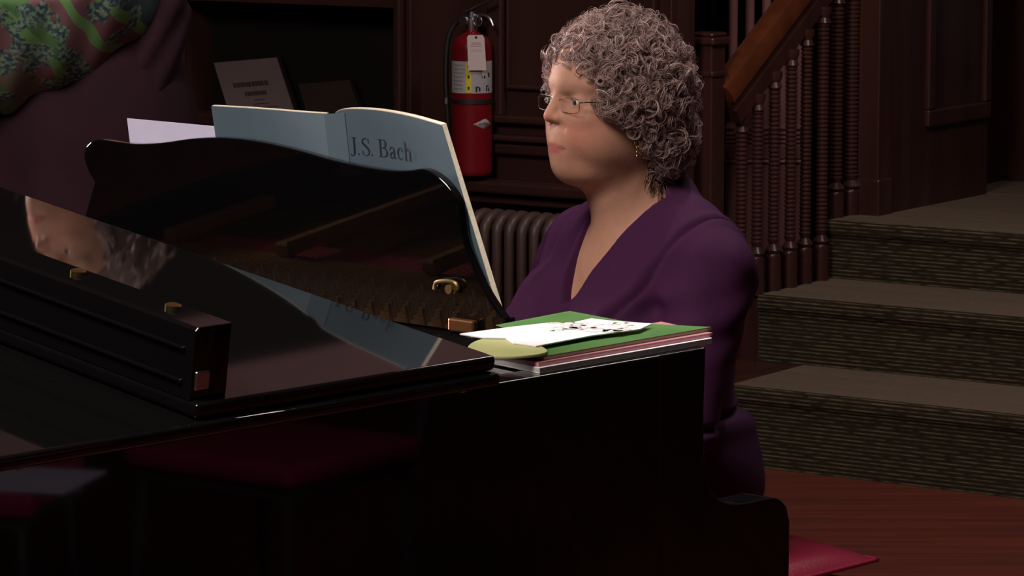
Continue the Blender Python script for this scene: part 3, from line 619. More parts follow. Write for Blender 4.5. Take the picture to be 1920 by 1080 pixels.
# ================================================================== MUSIC on the desk
def glyph_strokes():
    G = {}
    G['J'] = (.46, [[(.30, .95, .13), (.30, .25, .13), (.27, .05, .11), (.18, -.06, .06), (.07, -.04, .05), (.05, .03, .09)], [(.14, .975, .03), (.46, .975, .03)]])
    G['.'] = (.22, [[(.06, .0, .10), (.06, .10, .10)]])
    G['S'] = (.60, [[(.50, .70, .03), (.50, .98, .03)], [(.49, .72, .03), (.42, .92, .04), (.27, .97, .045), (.13, .90, .08), (.10, .74, .11), (.22, .60, .13), (.38, .46, .13), (.50, .30, .11), (.48, .10, .09), (.32, .0, .045), (.16, .05, .04), (.09, .28, .03)], [(.08, -.01, .03), (.08, .28, .03)]])
    G['B'] = (.74, [[(.20, .97, .13), (.20, .02, .13)], [(.05, .98, .03), (.38, .98, .03), (.52, .92, .09), (.56, .76, .13), (.50, .58, .08), (.34, .53, .03), (.2, .53, .03)], [(.34, .53, .03), (.54, .48, .08), (.63, .28, .14), (.56, .08, .09), (.36, .015, .03), (.05, .015, .03)]])
    G['a'] = (.52, [[(.08, .46, .08), (.12, .58, .05), (.24, .63, .04), (.34, .55, .09), (.36, .40, .11), (.36, .12, .11), (.42, .02, .05), (.50, .07, .03)], [(.36, .38, .04), (.18, .30, .08), (.09, .15, .11), (.15, .01, .06), (.27, .03, .04), (.36, .14, .03)]])
    G['c'] = (.47, [[(.38, .48, .09), (.36, .60, .05), (.25, .63, .035), (.12, .52, .09), (.08, .31, .12), (.14, .08, .09), (.27, .0, .04), (.41, .13, .025)]])
    G['h'] = (.62, [[(.14, 1.0, .11), (.14, .02, .11)], [(.02, 1.0, .025), (.15, 1.0, .03)], [(.02, .012, .025), (.27, .012, .025)], [(.14, .45, .03), (.27, .62, .05), (.38, .60, .08), (.44, .45, .11), (.44, .02, .11)], [(.33, .012, .025), (.58, .012, .025)]])
    return G
def word(s, gap=.03):
    G = glyph_strokes(); x = 0; V = []; Fc = []
    for ch in s:
        if ch == ' ': x += .20; continue
        wd, st = G[ch]
        for q in st:
            q = smooth_curve(q, 5) if len(q) > 2 else np.array(q); T = np.gradient(q[:, :2], axis=0); T /= np.linalg.norm(T, axis=1)[:, None]+1e-9
            Nn = np.stack([-T[:, 1], T[:, 0]], 1); a = len(V)
            for i in range(len(q)):
                for sg in (-1, 1): p = q[i, :2]+sg*Nn[i]*q[i, 2]/2; V.append((p[0]+x, p[1]))
            Fc += [(a+2*i, a+2*i+1, a+2*i+3, a+2*i+2) for i in range(len(q)-1)]
        x += wd+gap
    return np.array(V), Fc, x
def score():
    b = empty('open_music_book', dpt(.64, .004, .03), label='open music book with grey-blue cover lettered J.S. Bach, standing on the desk', cat='book')
    org = np.array(b.location)
    Mc = mat('grey_blue_cover', (.098, .142, .176), .85, spec=.1, noise=((25, 25, 25), (.093, .135, .168), 2)); Ms = mat('spine_tape', (.112, .160, .196), .85, spec=.1)
    off = .018
    inv = lambda P: np.array([(P-baseD)@W, (P-baseD)@upD])
    tops_r = [inv(dk(*p, off)) for p in smooth_curve([(628, 212), (640, 206), (668, 206), (705, 210), (760, 220), (800, 229), (828, 235)], 4)]
    tops_l = [inv(dk(*p, off)) for p in smooth_curve([(612, 213), (560, 212), (500, 208), (440, 203), (396, 199)], 3)]
    wr = (inv(dk(828, 235, off))[0], inv(dk(938, 588, off))[0])
    def half(tops, w_in, w_out_top, w_out_bot, nm, pgs):
        wt = np.array([t[0] for t in tops]); s = (wt-wt[0])/(wt[-1]-wt[0])
        wb = w_in+(w_out_bot-w_in)*s; V = []; n = len(tops)
        bow = .010*np.sin(np.pi*np.clip(s, 0, 1))
        for layer in (0, 1):
            for i in range(n): V.append(dpt(wt[i], tops[i][1], off+layer*.0008+bow[i])-org)
            for i in range(n): V.append(dpt(wb[i], .008, off+layer*.0008+bow[i])-org)
        Fc = []
        for i in range(n-1): Fc += [(i, i+1, n+i+1, n+i), (2*n+i, 3*n+i, 3*n+i+1, 2*n+i+1), (i, 2*n+i, 2*n+i+1, i+1), (n+i, n+i+1, 3*n+i+1, 3*n+i)]
        Fc += [(0, n, 3*n, 2*n), (n-1, 3*n-1, 4*n-1, 2*n-1)]
        put(nm, V, Fc, Mc, b, smooth='auto')
        V = []
        for layer in (0, 1):
            for i in range(n): V.append(dpt(wt[i]+(.0015 if wt[-1] < wt[0] else -.0015)*(i == n-1), tops[i][1]+.001, off+.0012+layer*pgs*(.5+.5*math.sin(math.pi*min(.5, s[i]*2)))+bow[i])-org)
            for i in range(n): V.append(dpt(wb[i], .010, off+.0012+layer*pgs+bow[i])-org)
        put('page_block', V, Fc, M_cream, b, smooth='auto')
        return wt, wb
    half(tops_r, .625, None, wr[1], 'front_cover', .010)
    half(tops_l, .652, None, .895, 'back_cover', .006)
    # taped spine
    a, c = inv(dk(612, 213, off)), inv(dk(634, 210, off)); V = []
    for o_ in (-.0012, .0004):
        V += [dpt(a[0]+.004, a[1]-.001, off+o_)-org, dpt(c[0]-.012, c[1]-.001, off+o_+.002)-org, dpt(.612, .008, off+o_+.002)-org, dpt(.652, .008, off+o_)-org]
    put('spine', V, [(0, 1, 2, 3), (7, 6, 5, 4), (0, 4, 5, 1), (1, 5, 6, 2), (2, 6, 7, 3), (3, 7, 4, 0)], Ms, b)
    # lettering : baseline and height taken from the cover
    P0_ = inv(dk(655, 290, off)); P1_ = inv(dk(767, 303, off)); Ht = inv(dk(663, 258, off))[1]-P0_[1]
    Vw, Fw, wd = word('J.S. Bach'); ex = (P1_-P0_)/wd; out = []
    for x, y in Vw:
        w_, h_ = P0_+ex*x; s = (tops_r[0][0]-w_)/(tops_r[0][0]-tops_r[-1][0]); out.append(dpt(w_, h_+y*Ht, off-.0010+.010*math.sin(math.pi*min(max(s, 0), 1)))-org)
    put('lettering', out, Fw, M_ink, b)
    # loose cool-white sheets left of the book
    m = MB(); q = [dk(238, 222, .019), dk(402, 237, .019), dpt(.80, .006, .019), dpt(1.06, .006, .019)]
    q = [q[0], q[1], q[1]-upD*.20+W*.004, q[0]-upD*.225-W*.01]; og = (q[2]+q[3])/2
    m.prism([p-og for p in q], nD*.0016); o = m.put('music_sheet', M_lav, None); o.location = og
    tag(o, 'blank cool-white sheet of paper behind the left of the blue music book', 'sheet of paper')
score()

# ================================================================== PAPERS lying on the bass end
def flat_stack():
    z = .9905
    def item(name, label, cat, px, th, cov, edge, grp=None, lift=0., page_inset=.0):
        nonlocal z
        P = [atz(x, y, z+th) for x, y in px]; og = sum(P)/len(P); og[2] = z
        e = empty(name, og, label=label, cat=cat, group=grp)
        base = [np.array([p[0], p[1], z])-og for p in P]
        ct = min(.0009, th*.3)
        m = MB(); m.prism([b+Zv*ct for b in base], Zv*(th-2*ct)); m.put('pages', edge, e)
        m = MB(); m.prism(base, Zv*ct); m.put('cover', cov, e)
        m = MB(); m.prism([b+Zv*(th-ct) for b in base], Zv*ct); m.put('cover', cov, e)
        z += th+.0004; return e
    Mgr = mat('green_cover', (.075, .20, .045), .35, noise=((14, 14, 14), (.06, .17, .04), 2)); Mpk = mat('pink_edges', (.55, .24, .28), .6); Mwh = mat('grey_white_edges', (.62, .60, .56), .6, noise=((9, 9, 300), (.4, .38, .34), 3))
    Myl = mat('yellow_green_cover', (.46, .44, .20), .5, noise=((16, 16, 16), (.36, .42, .15), 3))
    item('music_booklet', 'white-edged booklet at the bottom of the pile beside the music desk', 'booklet', [(1012, 690), (1335, 634), (1290, 612), (905, 668)], .0075, M_white, Mwh, 'booklets in the pile')
    item('music_booklet', 'pink-edged booklet second from the bottom of the pile', 'booklet', [(1010, 680), (1336, 624), (1240, 603), (900, 660)], .0055, mat('rose_cover', (.42, .16, .17), .5), Mpk, 'booklets in the pile')
    e = item('music_booklet', 'glossy green booklet on top of the pile with corner turned up at the back', 'booklet', [(1020, 668), (1334, 613), (1180, 605), (1068, 594), (905, 640)], .0055, Mgr, mat('pale_edges', (.5, .55, .42), .6), 'booklets in the pile')
    zt = z
    # curled up back corner of the green booklet
    P = [atz(905, 622, zt), atz(1180, 605, zt), atz(1000, 634, zt)]
    tip = aty(1068, 583, atz(1068, 600, zt)[1]); og = np.array(e.location)
    gl = [atz(930, 612, zt)+Zv*.002, tip, atz(1190, 606, zt), atz(1040, 640, zt)]
    put('lifted_corner', [p-og for p in gl]+[p-og-Zv*.0007 for p in gl], [(0, 1, 2, 3), (7, 6, 5, 4), (0, 4, 5, 1), (1, 5, 6, 2), (2, 6, 7, 3), (3, 7, 4, 0)], Mgr, e)
    z = zt+.0005
    # yellow-green folded booklet at the left
    px = [(1022, 661), (1018, 650), (985, 640), (912, 634), (878, 648), (892, 664), (960, 668)]
    P = [atz(x, y, z+.004) for x, y in smooth_curve(px, 4, True)]; og = sum(P)/len(P); og[2] = z
    m = MB(); m.prism([np.array([p[0], p[1], z])-og for p in P], Zv*.004, .0012); o = m.put('folded_booklet', Myl, None, smooth='auto'); o.location = og
    tag(o, 'yellow-green folded booklet at the left end of the pile under the white sheet', 'booklet'); z += .0045
    # white printed sheet on top, gently wavy
    px = [(862, 625), (960, 612), (1060, 601), (1092, 594), (1140, 600), (1222, 606), (1200, 616), (1110, 628), (1005, 648), (962, 642), (948, 633), (905, 632)]
    P = [atz(x, y, z+.002) for x, y in px]; og = sum(P)/len(P); og[2] = z
    e2 = empty('printed_sheet', og, label='bright white sheet with a faded green and red print, topmost on the pile', cat='sheet of paper')
    m = MB(); m.prism([np.array([p[0], p[1], z])-og for p in P], Zv*.0016); m.put('paper', M_white, e2)
    Mp = [mat('faded_green_print', (.50, .66, .54), .6), mat('faded_red_print', (.72, .50, .48), .6), mat('faded_grey_print', (.60, .62, .60), .6)]
    rr = random.Random(5)
    for k, nm in enumerate(('green_print', 'red_print', 'grey_print')):
        m = MB()
        for _ in range(26):
            cx, cy = rr.uniform(1040, 1185), rr.uniform(605, 622)
            if k == 0 and rr.random() < .4: cx = rr.uniform(1010, 1100)
            c = atz(cx, cy, z+.0016)-og; a = rr.uniform(.006, .016); b_ = rr.uniform(.003, .009); t = rr.uniform(0, 3)
            pts = [c+np.array([math.cos(s)*a*math.cos(t)-math.sin(s)*b_*math.sin(t), math.cos(s)*a*math.sin(t)+math.sin(s)*b_*math.cos(t), 0])*rr.uniform(.8, 1.1) for s in np.linspace(0, 2*math.pi, 9)[:-1]]
            for q in pts: q[2] = .0017+k*.0002
            m.prism(pts, Zv*.0002)
        m.put(nm, Mp[k], e2)
flat_stack()

# ================================================================== BENCH
def bench():
    C0 = loc(atz(1645, 1030, .50)); x1, y0 = C0[0], C0[1]; x0 = x1-.40; y1 = y0+.74
    b = empty('piano_bench', O0+L*(x0+x1)/2+W*(y0+y1)/2, rz=AZ, label='piano bench with a puffy magenta leather cushion behind the keyboard arm', cat='bench')
    hx, hy = (x1-x0)/2, (y1-y0)/2; n = 40; V = []; idx = {}
    for s_ in (1, -1):
        for i in range(n+1):
            for j in range(n+1):
                u, v = i/n*2-1, j/n*2-1; d = max(0, (1-abs(u)**2.6))*max(0, (1-abs(v)**3.4))
                pin_ = 1-.02*(1-abs(u))*0; V.append((u*hx*(1-.035*(1-u*u)*abs(v)**6) , v*hy*(1-.03*(1-v*v)*abs(u)**6), .482+(s_ > 0)*(.046*d**.5-.055*math.exp(-((u+.15)/.62)**4-(v/.72)**6))-(s_ < 0)*.030*d**.5))
                idx[s_, i, j] = len(V)-1
    Fc = [(idx[1, i, j], idx[1, i+1, j], idx[1, i+1, j+1], idx[1, i, j+1]) for i in range(n) for j in range(n)]+[(idx[-1, i, j], idx[-1, i, j+1], idx[-1, i+1, j+1], idx[-1, i+1, j]) for i in range(n) for j in range(n)]
    cu = put('cushion', V, Fc, M_leather, b, smooth=True)
    per = [V[idx[1, i, 0]] for i in range(n+1)]+[V[idx[1, n, j]] for j in range(1, n+1)]+[V[idx[1, i, n]] for i in range(n-1, -1, -1)]+[V[idx[1, 0, j]] for j in range(n-1, -1, -1)]
    m = MB(); m.tube(per, .0045, 8, cap=False); m.put('piping', M_leather, cu, smooth=True)
    m = MB(); m.box((-hx+.02, -hy+.02, .38), (hx-.02, hy-.02, .450), .006); m.put('frame', M_blackm, b)
    for sx in (-1, 1):
        for sy in (-1, 1):
            m = MB(); m.tube([(sx*(hx-.05), sy*(hy-.05), .39), (sx*(hx-.05), sy*(hy-.05), 0)], [.026, .017], 12); m.put('leg', M_blackm, b, smooth='auto')
bench()

# ================================================================== SEATS added out of view for magenta and white reflections in the case
M_pink = mat('magenta_upholstery', (.26, .012, .07), .8, noise=((30, 30, 30), (.22, .010, .06), 2)); M_grey = mat('grey_chair_metal', (.05, .05, .05), .5, .2)
def chair(x, y, rz, label):
    c = empty('unseen_chair', (x, y, 0), rz=rz, label=label, cat='chair', group='unseen chairs added for their reflection')
    m = MB(); m.box((-.22, -.21, .43), (.22, .21, .48), .018, seg=3); m.put('seat', M_pink, c, smooth='auto')
    m = MB(); m.prism([(-.21, .20, .56), (.21, .20, .56), (.21, .25, .90), (-.21, .25, .90)], (0, .035, -.005), .012, 3); m.put('backrest', M_pink, c, smooth='auto')
    m = MB()
    for sx in (-1, 1): m.tube([(sx*.205, .20, .40), (sx*.205, .235, .56), (sx*.205, .275, .88)], .011, 8)
    m.box((-.205, -.19, .405), (.205, .20, .43), .004); m.put('back_frame', M_grey, c)
    for sx in (-1, 1):
        for sy in (-1, 1): m = MB(); m.tube([(sx*.19, sy*.18, .41), (sx*.205, sy*.21, 0)], .011, 8); m.put('leg', M_grey, c, smooth='auto')
    return c
for x, y, lb in ((2.12, 3.50, 'unseen magenta padded chair added for its reflection, nearer the camera, white programme on its seat'), (2.42, 4.12, 'unseen magenta padded chair added for its reflection, further along, nothing on its seat')):
    chair(x, y, math.radians(-80 if y < 3.8 else -50), lb)
m = MB(); m.box((-.11, -.15, 0), (.11, .15, .003)); o = m.put('programme', M_lav); o.location = (2.02, 3.63, .481); o.rotation_euler = (0, 0, .3); tag(o, 'unseen white programme added for its reflection, lying on the nearer magenta chair', 'programme')

# ================================================================== SIGNED DISTANCE SCULPTING for people
def ell(p, c, r, yaw=0):
    q = p-np.asarray(c); 
    if yaw: cs, sn = math.cos(yaw), math.sin(yaw); q = np.stack([q[:, 0]*cs+q[:, 1]*sn, -q[:, 0]*sn+q[:, 1]*cs, q[:, 2]], 1)
    r = np.asarray(r, float); k0 = np.linalg.norm(q/r, axis=1); k1 = np.linalg.norm(q/(r*r), axis=1)+1e-9
    return k0*(k0-1)/k1
def cap(p, a, b, r1, r2, flat=None):
    a = np.asarray(a, float); b = np.asarray(b, float); ab = b-a; t = np.clip(((p-a)@ab)/(ab@ab), 0, 1); d = p-(a+t[:, None]*ab)
    if flat is not None: d = d*np.asarray(flat)
    return np.linalg.norm(d, axis=1)-(r1+(r2-r1)*t)
def smin(a, b, k): h = np.clip(.5+.5*(b-a)/k, 0, 1); return b+(a-b)*h-k*h*(1-h)
def smax(a, b, k): return -smin(-a, -b, k)
def U(ds, k):
    d = ds[0]
    for e in ds[1:]: d = smin(d, e, k)
    return d
def mesh_sdf(f, lo, hi, h):
    lo = np.asarray(lo, float); n = np.ceil((np.asarray(hi)-lo)/h).astype(int)+2; B = 12; nb = -(-n//B); big = nb*B+2
    gi = np.stack(np.meshgrid(*[np.arange(k) for k in nb], indexing='ij'), -1).reshape(-1, 3)
    cen = lo+(gi*B+B/2)*h; act = []
    for s in range(0, len(cen), 200000): act.append(np.abs(f(cen[s:s+200000])) < B*h*1.35+.004)
    gi = gi[np.concatenate(act)]
    loc_ = np.stack(np.meshgrid(*[np.arange(B+1)]*3, indexing='ij'), -1).reshape(-1, 3)
    key = lambda ijk: (ijk[..., 0].astype(np.int64)*big[1]+ijk[..., 1])*big[2]+ijk[..., 2]
    VK = []; VP = []; Q = []
    for s in range(0, len(gi), 60):
        g = gi[s:s+60]; idx = g[:, None, :]*B+loc_[None]; P = lo+idx.reshape(-1, 3)*h
        v = f(P).reshape(len(g), B+1, B+1, B+1)
        c = [v[:, i:B+i, j:B+j, k:B+k] for i in (0, 1) for j in (0, 1) for k in (0, 1)]; ins = sum((x < 0).astype(int) for x in c); m = (ins > 0) & (ins < 8)
        b_, i_, j_, k_ = np.nonzero(m)
        if len(b_) == 0: continue
        cc = np.stack([x[m] for x in c], 1); offs = np.array([(i, j, k) for i in (0, 1) for j in (0, 1) for k in (0, 1)], float)
        acc = np.zeros((len(b_), 3)); cnt = np.zeros(len(b_))
        for a in range(8):
            for d in (4, 2, 1):
                if a & d: continue
                e = a | d; x, y = cc[:, a], cc[:, e]; mm = (x < 0) != (y < 0); t = np.where(mm, x/np.where(mm, x-y, 1), 0)
                acc[mm] += (offs[a]+(offs[e]-offs[a])*t[:, None])[mm]; cnt[mm] += 1
        cell = g[b_]*B+np.stack([i_, j_, k_], 1); VK.append(key(cell)); VP.append(lo+(cell+acc/cnt[:, None])*h)
        for ax in range(3):
            sl0 = [slice(0, B)]*3; sl1 = [slice(0, B)]*3; sl1[ax] = slice(1, B+1)
            a0 = v[(slice(None), *sl0)] < 0; a1 = v[(slice(None), *sl1)] < 0; b2, i2, j2, k2 = np.nonzero(a0 != a1); ce = g[b2]*B+np.stack([i2, j2, k2], 1)
            o1 = np.zeros(3, int); o2 = np.zeros(3, int); o1[(ax+1) % 3] = 1; o2[(ax+2) % 3] = 1
            q = np.stack([key(ce), key(ce-o1), key(ce-o1-o2), key(ce-o2)], 1); fl = a0[b2, i2, j2, k2]; q[~fl] = q[~fl][:, ::-1]; Q.append(q)
    VK = np.concatenate(VK); VP = np.concatenate(VP); Q = np.concatenate(Q); o = np.argsort(VK); VK = VK[o]; VP = VP[o]
    ix = np.searchsorted(VK, Q); ix = np.clip(ix, 0, len(VK)-1); ok = (VK[ix] == Q).all(1); return VP, ix[ok].astype(np.int32)
def frame(P, org, fwd, up=(0, 0, 1)):
    f = np.asarray(fwd, float); f = f/np.linalg.norm(f); u = np.asarray(up, float); r = np.cross(f, u); r /= np.linalg.norm(r); u = np.cross(r, f)
    M = np.stack([r, f, u], 1); return (lambda p: (p-np.asarray(org))@M), (lambda q: np.asarray(org)+np.asarray(q)@M.T), M

def head_sdf(p, mouth_open=0.):
    X = np.abs(p[:, 0]); q = np.stack([X, p[:, 1], p[:, 2]], 1)
    d = ell(q, (0, -.018, .042), (.078, .100, .088))
    d = smin(d, ell(q, (0, .030, -.014), (.064, .071, .092)), .03); d = smin(d, ell(q, (0, .022, .045), (.064, .072, .058)), .02)
    d = smin(d, ell(q, (.030, .050, -.058), (.037, .042, .046)), .03)          # cheeks
    d = smin(d, ell(q, (.045, .006, -.076), (.028, .050, .040)), .035)          # jaw
    d = smin(d, ell(q, (0, .074, -.105), (.029, .030, .026)), .022)             # chin
    d = smin(d, ell(q, (0, .034, -.117), (.046, .050, .030)), .025)              # under the chin
    d = smin(d, ell(q, (0, .082, -.072), (.031, .0255, .034)), .018); d = smin(d, ell(q, (0, .083, .030), (.030, .0185, .022)), .012)             # muzzle
    d = smin(d, cap(q, (.048, .066, .028), (.010, .086, .025), .012, .011), .014)   # brow
    d = smin(d, ell(q, (.040, .068, -.028), (.020, .022, .014)), .014)          # cheekbone
    d = smax(d, -ell(q, (.034, .103, .000), (.020, .0225, .0125)), .010)         # socket
    d = smin(d, ell(q, (.034, .0735, .0), (.0165, .0148, .0140)), .004)       # lids
    d = smax(d, -ell(q, (.0345, .0930, -.0010), (.0145, .0150, .0048)), .0012)
    d = smin(d, cap(q, (0, .093, .012), (0, .1110, -.0245), .0068, .0112), .009) # nose
    d = smin(d, ell(q, (.0115, .1005, -.0285), (.0080, .0120, .0088)), .005)
    d = smax(d, -ell(q, (.0062, .106, -.0385), (.0028, .0055, .0032)), .002)
    d = smin(d, cap(q, (0, .1020, -.0690-mouth_open*.1), (.028, .0885, -.0775), .0055, .0030), .006)
    d = smin(d, cap(q, (0, .1005, -.0825-mouth_open), (.026, .0885, -.0795-mouth_open*.3), .0060, .0030), .006)
    d = smax(d, -cap(q, (0, .112, -.0755-mouth_open*.5), (.026, .0975, -.0785-mouth_open*.4), .0010+mouth_open*.5, .0006+mouth_open*.15), .002)
    d = smax(d, -cap(q, (.022, .098, -.040), (.036, .083, -.078), .0006, .0004), .008)  # fold
    ear = smax(ell(q, (.080, -.014, -.022), (.008, .019, .032), .25), -ell(q, (.090, -.010, -.020), (.009, .010, .020)), .004)
    d = smin(d, ear, .006); d = smin(d, ell(q, (.079, -.008, -.052), (.006, .008, .010)), .005)
    return d
def skin_mat():
    m = bpy.data.materials.new('skin'); m.use_nodes = True; nt = m.node_tree; b = nt.nodes['Principled BSDF']
    at = nt.nodes.new('ShaderNodeAttribute'); at.attribute_name = 'tint'
    n = nt.nodes.new('ShaderNodeTexNoise'); n.inputs['Scale'].default_value = 45; n.inputs['Detail'].default_value = 4; tc = nt.nodes.new('ShaderNodeTexCoord'); nt.links.new(tc.outputs['Object'], n.inputs['Vector'])
    rp = nt.nodes.new('ShaderNodeValToRGB'); rp.color_ramp.elements[0].color = (.90, .80, .78, 1); rp.color_ramp.elements[1].color = (1.06, 1.06, 1.04, 1); nt.links.new(n.outputs[0], rp.inputs[0])
    mx = nt.nodes.new('ShaderNodeMix'); mx.data_type = 'RGBA'; mx.blend_type = 'MULTIPLY'; mx.inputs[0].default_value = 1
    nt.links.new(at.outputs['Color'], mx.inputs[6]); nt.links.new(rp.outputs[0], mx.inputs[7]); nt.links.new(mx.outputs[2], b.inputs['Base Color'])
    b.inputs['Roughness'].default_value = .58; b.inputs['Subsurface Weight'].default_value = .12; b.inputs['Subsurface Radius'].default_value = (.010, .004, .002); b.inputs['Subsurface Scale'].default_value = 1; b.inputs['Specular IOR Level'].default_value = .25
    bp = nt.nodes.new('ShaderNodeBump'); bp.inputs['Strength'].default_value = .25; bp.inputs['Distance'].default_value = .002; n2 = nt.nodes.new('ShaderNodeTexNoise'); n2.inputs['Scale'].default_value = 160; n2.inputs['Detail'].default_value = 5
    nt.links.new(tc.outputs['Object'], n2.inputs['Vector']); nt.links.new(n2.outputs[0], bp.inputs['Height']); nt.links.new(bp.outputs[0], b.inputs['Normal']); return m
M_skin = skin_mat()
def tint_skin(o, V, toH, base=(.475, .258, .180)):
    q = toH(V); X = np.abs(q[:, 0]); c = np.tile(np.array(base), (len(V), 1))
    def mixin(col, wgt): 
        w_ = np.clip(wgt, 0, 1)[:, None]; c[:] = c*(1-w_)+np.array(col)*w_
    g = lambda cx, cy, cz, r: np.exp(-(((X-cx)/r[0])**2+((q[:, 1]-cy)/r[1])**2+((q[:, 2]-cz)/r[2])**2))
    mixin((.60, .19, .145), .75*g(.042, .066, -.052, (.024, .035, .026)))
    mixin((.60, .20, .155), .55*g(0, .120, -.025, (.016, .02, .014)))
    mixin((.52, .24, .17), .4*g(.03, .06, -.10, (.05, .05, .03)))
    lz = np.where(q[:, 2] > -.0768, (q[:, 2]+.0768)/.0085, (-.0768-q[:, 2])/.0088)/(1-(X/.0300)**2).clip(.02, 1)**.7; mixin((.42, .12, .125), .9*np.clip((1.08-lz)/.16, 0, 1)*(q[:, 1] > .084)*(X < .0285))
    mixin((.30, .17, .13), .55*g(.033, .088, .024, (.017, .012, .0035)))
    mixin((.30, .14, .12), .5*g(.033, .082, -.001, (.017, .012, .006)))
    a = o.data.color_attributes.new('tint', 'FLOAT_COLOR', 'POINT'); a.data.foreach_set('color', np.concatenate([c, np.ones((len(V), 1))], 1).ravel().astype(np.float32))
def hand_sdf(p, wrist, fwd, up, side, curl=.5):
    """wrist position, fwd = pointing of the hand, up = back of the hand, side=+1 thumb on the +right side"""
    to, _, _ = frame(None, wrist, fwd, up); q = to(p); q = np.stack([q[:, 0]*side, q[:, 1], q[:, 2]], 1)
    d = ell(q, (0, .045, 0), (.040, .050, .0145)); d = smin(d, cap(q, (0, -.02, 0), (0, .02, 0), .024, .022, (1, 1, 1.35)), .012)
    for x, ln, y0 in ((.028, .070, .085), (.009, .078, .090), (-.011, .072, .087), (-.030, .056, .078)):
        a = np.array([x, y0-.012, .002]); ang = -.25; P = [a]; l3 = (ln*.45, ln*.32, ln*.25)
        for s in l3: P.append(P[-1]+np.array([x*.12*s/.03*.3, math.cos(ang)*s, math.sin(ang)*s])); ang -= curl*1.15
        for i in range(3): d = smin(d, cap(q, P[i], P[i+1], .0092-.0009*i, .0086-.0010*i), .0035)
    T = [np.array([.026, .012, -.004]), np.array([.052, .040, -.012]), np.array([.060, .068, -.022]), np.array([.056, .090, -.032])]
    for i in range(3): d = smin(d, cap(q, T[i], T[i+1], .0125-.0012*i, .0108-.0010*i), .006)
    return d

# ------------------------------------------------------------------ curls
def curl_mesh(roots, nrm, seeds, rad=(.006, .012), turns=(1.1, 2.2), strands=5, seg=26, thick=.00055, pitch=.010, drop=.4, out=.0):
    """numpy helix locks: returns V,F,per-vertex shade"""
    n = len(roots); t = np.linspace(0, 1, seg)[None, :]; r_ = seeds
    V = []; SH = []
    a0 = r_.uniform(0, 6.28, n); R = r_.uniform(*rad, n); T = r_.uniform(*turns, n); sg = np.where(r_.random(n) < .5, -1, 1)
    ax = r_.normal(size=(n, 3)); ax = ax*.8+nrm*out; ax[:, 2] -= drop; ax /= np.linalg.norm(ax, axis=1)[:, None]
    e1 = np.cross(ax, nrm+.13*r_.normal(size=(n, 3))); e1 /= np.linalg.norm(e1, axis=1)[:, None]+1e-9; e2 = np.cross(ax, e1)
    ptc = r_.uniform(.5, 1.5, n)*pitch*T
    for s in range(strands):
        dR = R*(1+r_.normal(0, .13, n)); da = r_.normal(0, .16, n); o3 = r_.normal(0, .0013, (n, 3)); ds = r_.uniform(.8, 1.1, n)
        ang = a0[:, None]+da[:, None]+sg[:, None]*T[:, None]*2*math.pi*t*ds[:, None]; env = (.55+.45*np.sin(np.clip(t*1.2, 0, 1)*math.pi*.5))
        P = roots[:, None, :]+o3[:, None, :]+ax[:, None, :]*(ptc[:, None]*t)[:, :, None]+(dR[:, None]*env*np.cos(ang))[:, :, None]*e1[:, None, :]+(dR[:, None]*env*np.sin(ang))[:, :, None]*e2[:, None, :]
        Tn = np.gradient(P, axis=1); Tn /= np.linalg.norm(Tn, axis=2)[:, :, None]+1e-9; A = np.cross(Tn, nrm[:, None, :]+.01); A /= np.linalg.norm(A, axis=2)[:, :, None]+1e-9; Bv = np.cross(Tn, A)
        th_ = (thick*r_.uniform(.7, 1.5, n))[:, None]*np.clip(np.minimum(t*8, (1-t)*5), .25, 1)
        ring = [P+th_[:, :, None]*(math.cos(k*2.0944)*A+math.sin(k*2.0944)*Bv) for k in range(3)]
        V.append(np.stack(ring, 2).reshape(-1, 3)); SH.append(np.repeat(r_.uniform(0, 1, n), seg*3))
    V = np.concatenate(V); SH = np.concatenate(SH); tot = n*strands
    base = (np.arange(tot)*seg*3)[:, None, None]; i = np.arange(seg-1)[None, :, None]*3; k = np.arange(3)[None, None, :]
    F4 = np.stack([base+i+k, base+i+(k+1) % 3, base+i+3+(k+1) % 3, base+i+3+k], -1).reshape(-1, 4); return V, F4, SH
def hair_mat(name, dark, light):
    m = bpy.data.materials.new(name); m.use_nodes = True; nt = m.node_tree; b = nt.nodes['Principled BSDF']
    at = nt.nodes.new('ShaderNodeAttribute'); at.attribute_name = 'shade'; rp = nt.nodes.new('ShaderNodeValToRGB'); rp.color_ramp.elements[0].color = (*dark, 1); rp.color_ramp.elements[1].color = (*light, 1)
    nt.links.new(at.outputs['Fac'], rp.inputs[0]); nt.links.new(rp.outputs[0], b.inputs['Base Color']); b.inputs['Roughness'].default_value = .38; b.inputs['Specular IOR Level'].default_value = .6; return m
M_hair = hair_mat('grey_brown_hair', (.19, .112, .100), (.56, .385, .355)); M_hairb = mat('hair_underlayer', (.13, .080, .070), .8, noise=((120, 120, 120), (.22, .145, .13), 4))
M_hairn = hair_mat('brown_nape_hair', (.12, .058, .038), (.34, .18, .12))
def put_curls(name, parent, V, F4, SH, m):
    o = put(name, V, F4, m, parent, smooth=True); a = o.data.attributes.new('shade', 'FLOAT', 'POINT'); a.data.foreach_set('value', SH.astype(np.float32)); return o
def scalp_points(n, c, r, keep, rs, jit=.010):
    out = []; nn = []
    while len(out) < n:
        v = rs.normal(size=3); v /= np.linalg.norm(v); p = np.asarray(c)+v*np.asarray(r)*rs.uniform(.86, 1.0)
        if keep(p): out.append(p); g = (p-np.asarray(c))/np.asarray(r)**2; nn.append(g/np.linalg.norm(g))
    return np.array(out), np.array(nn)

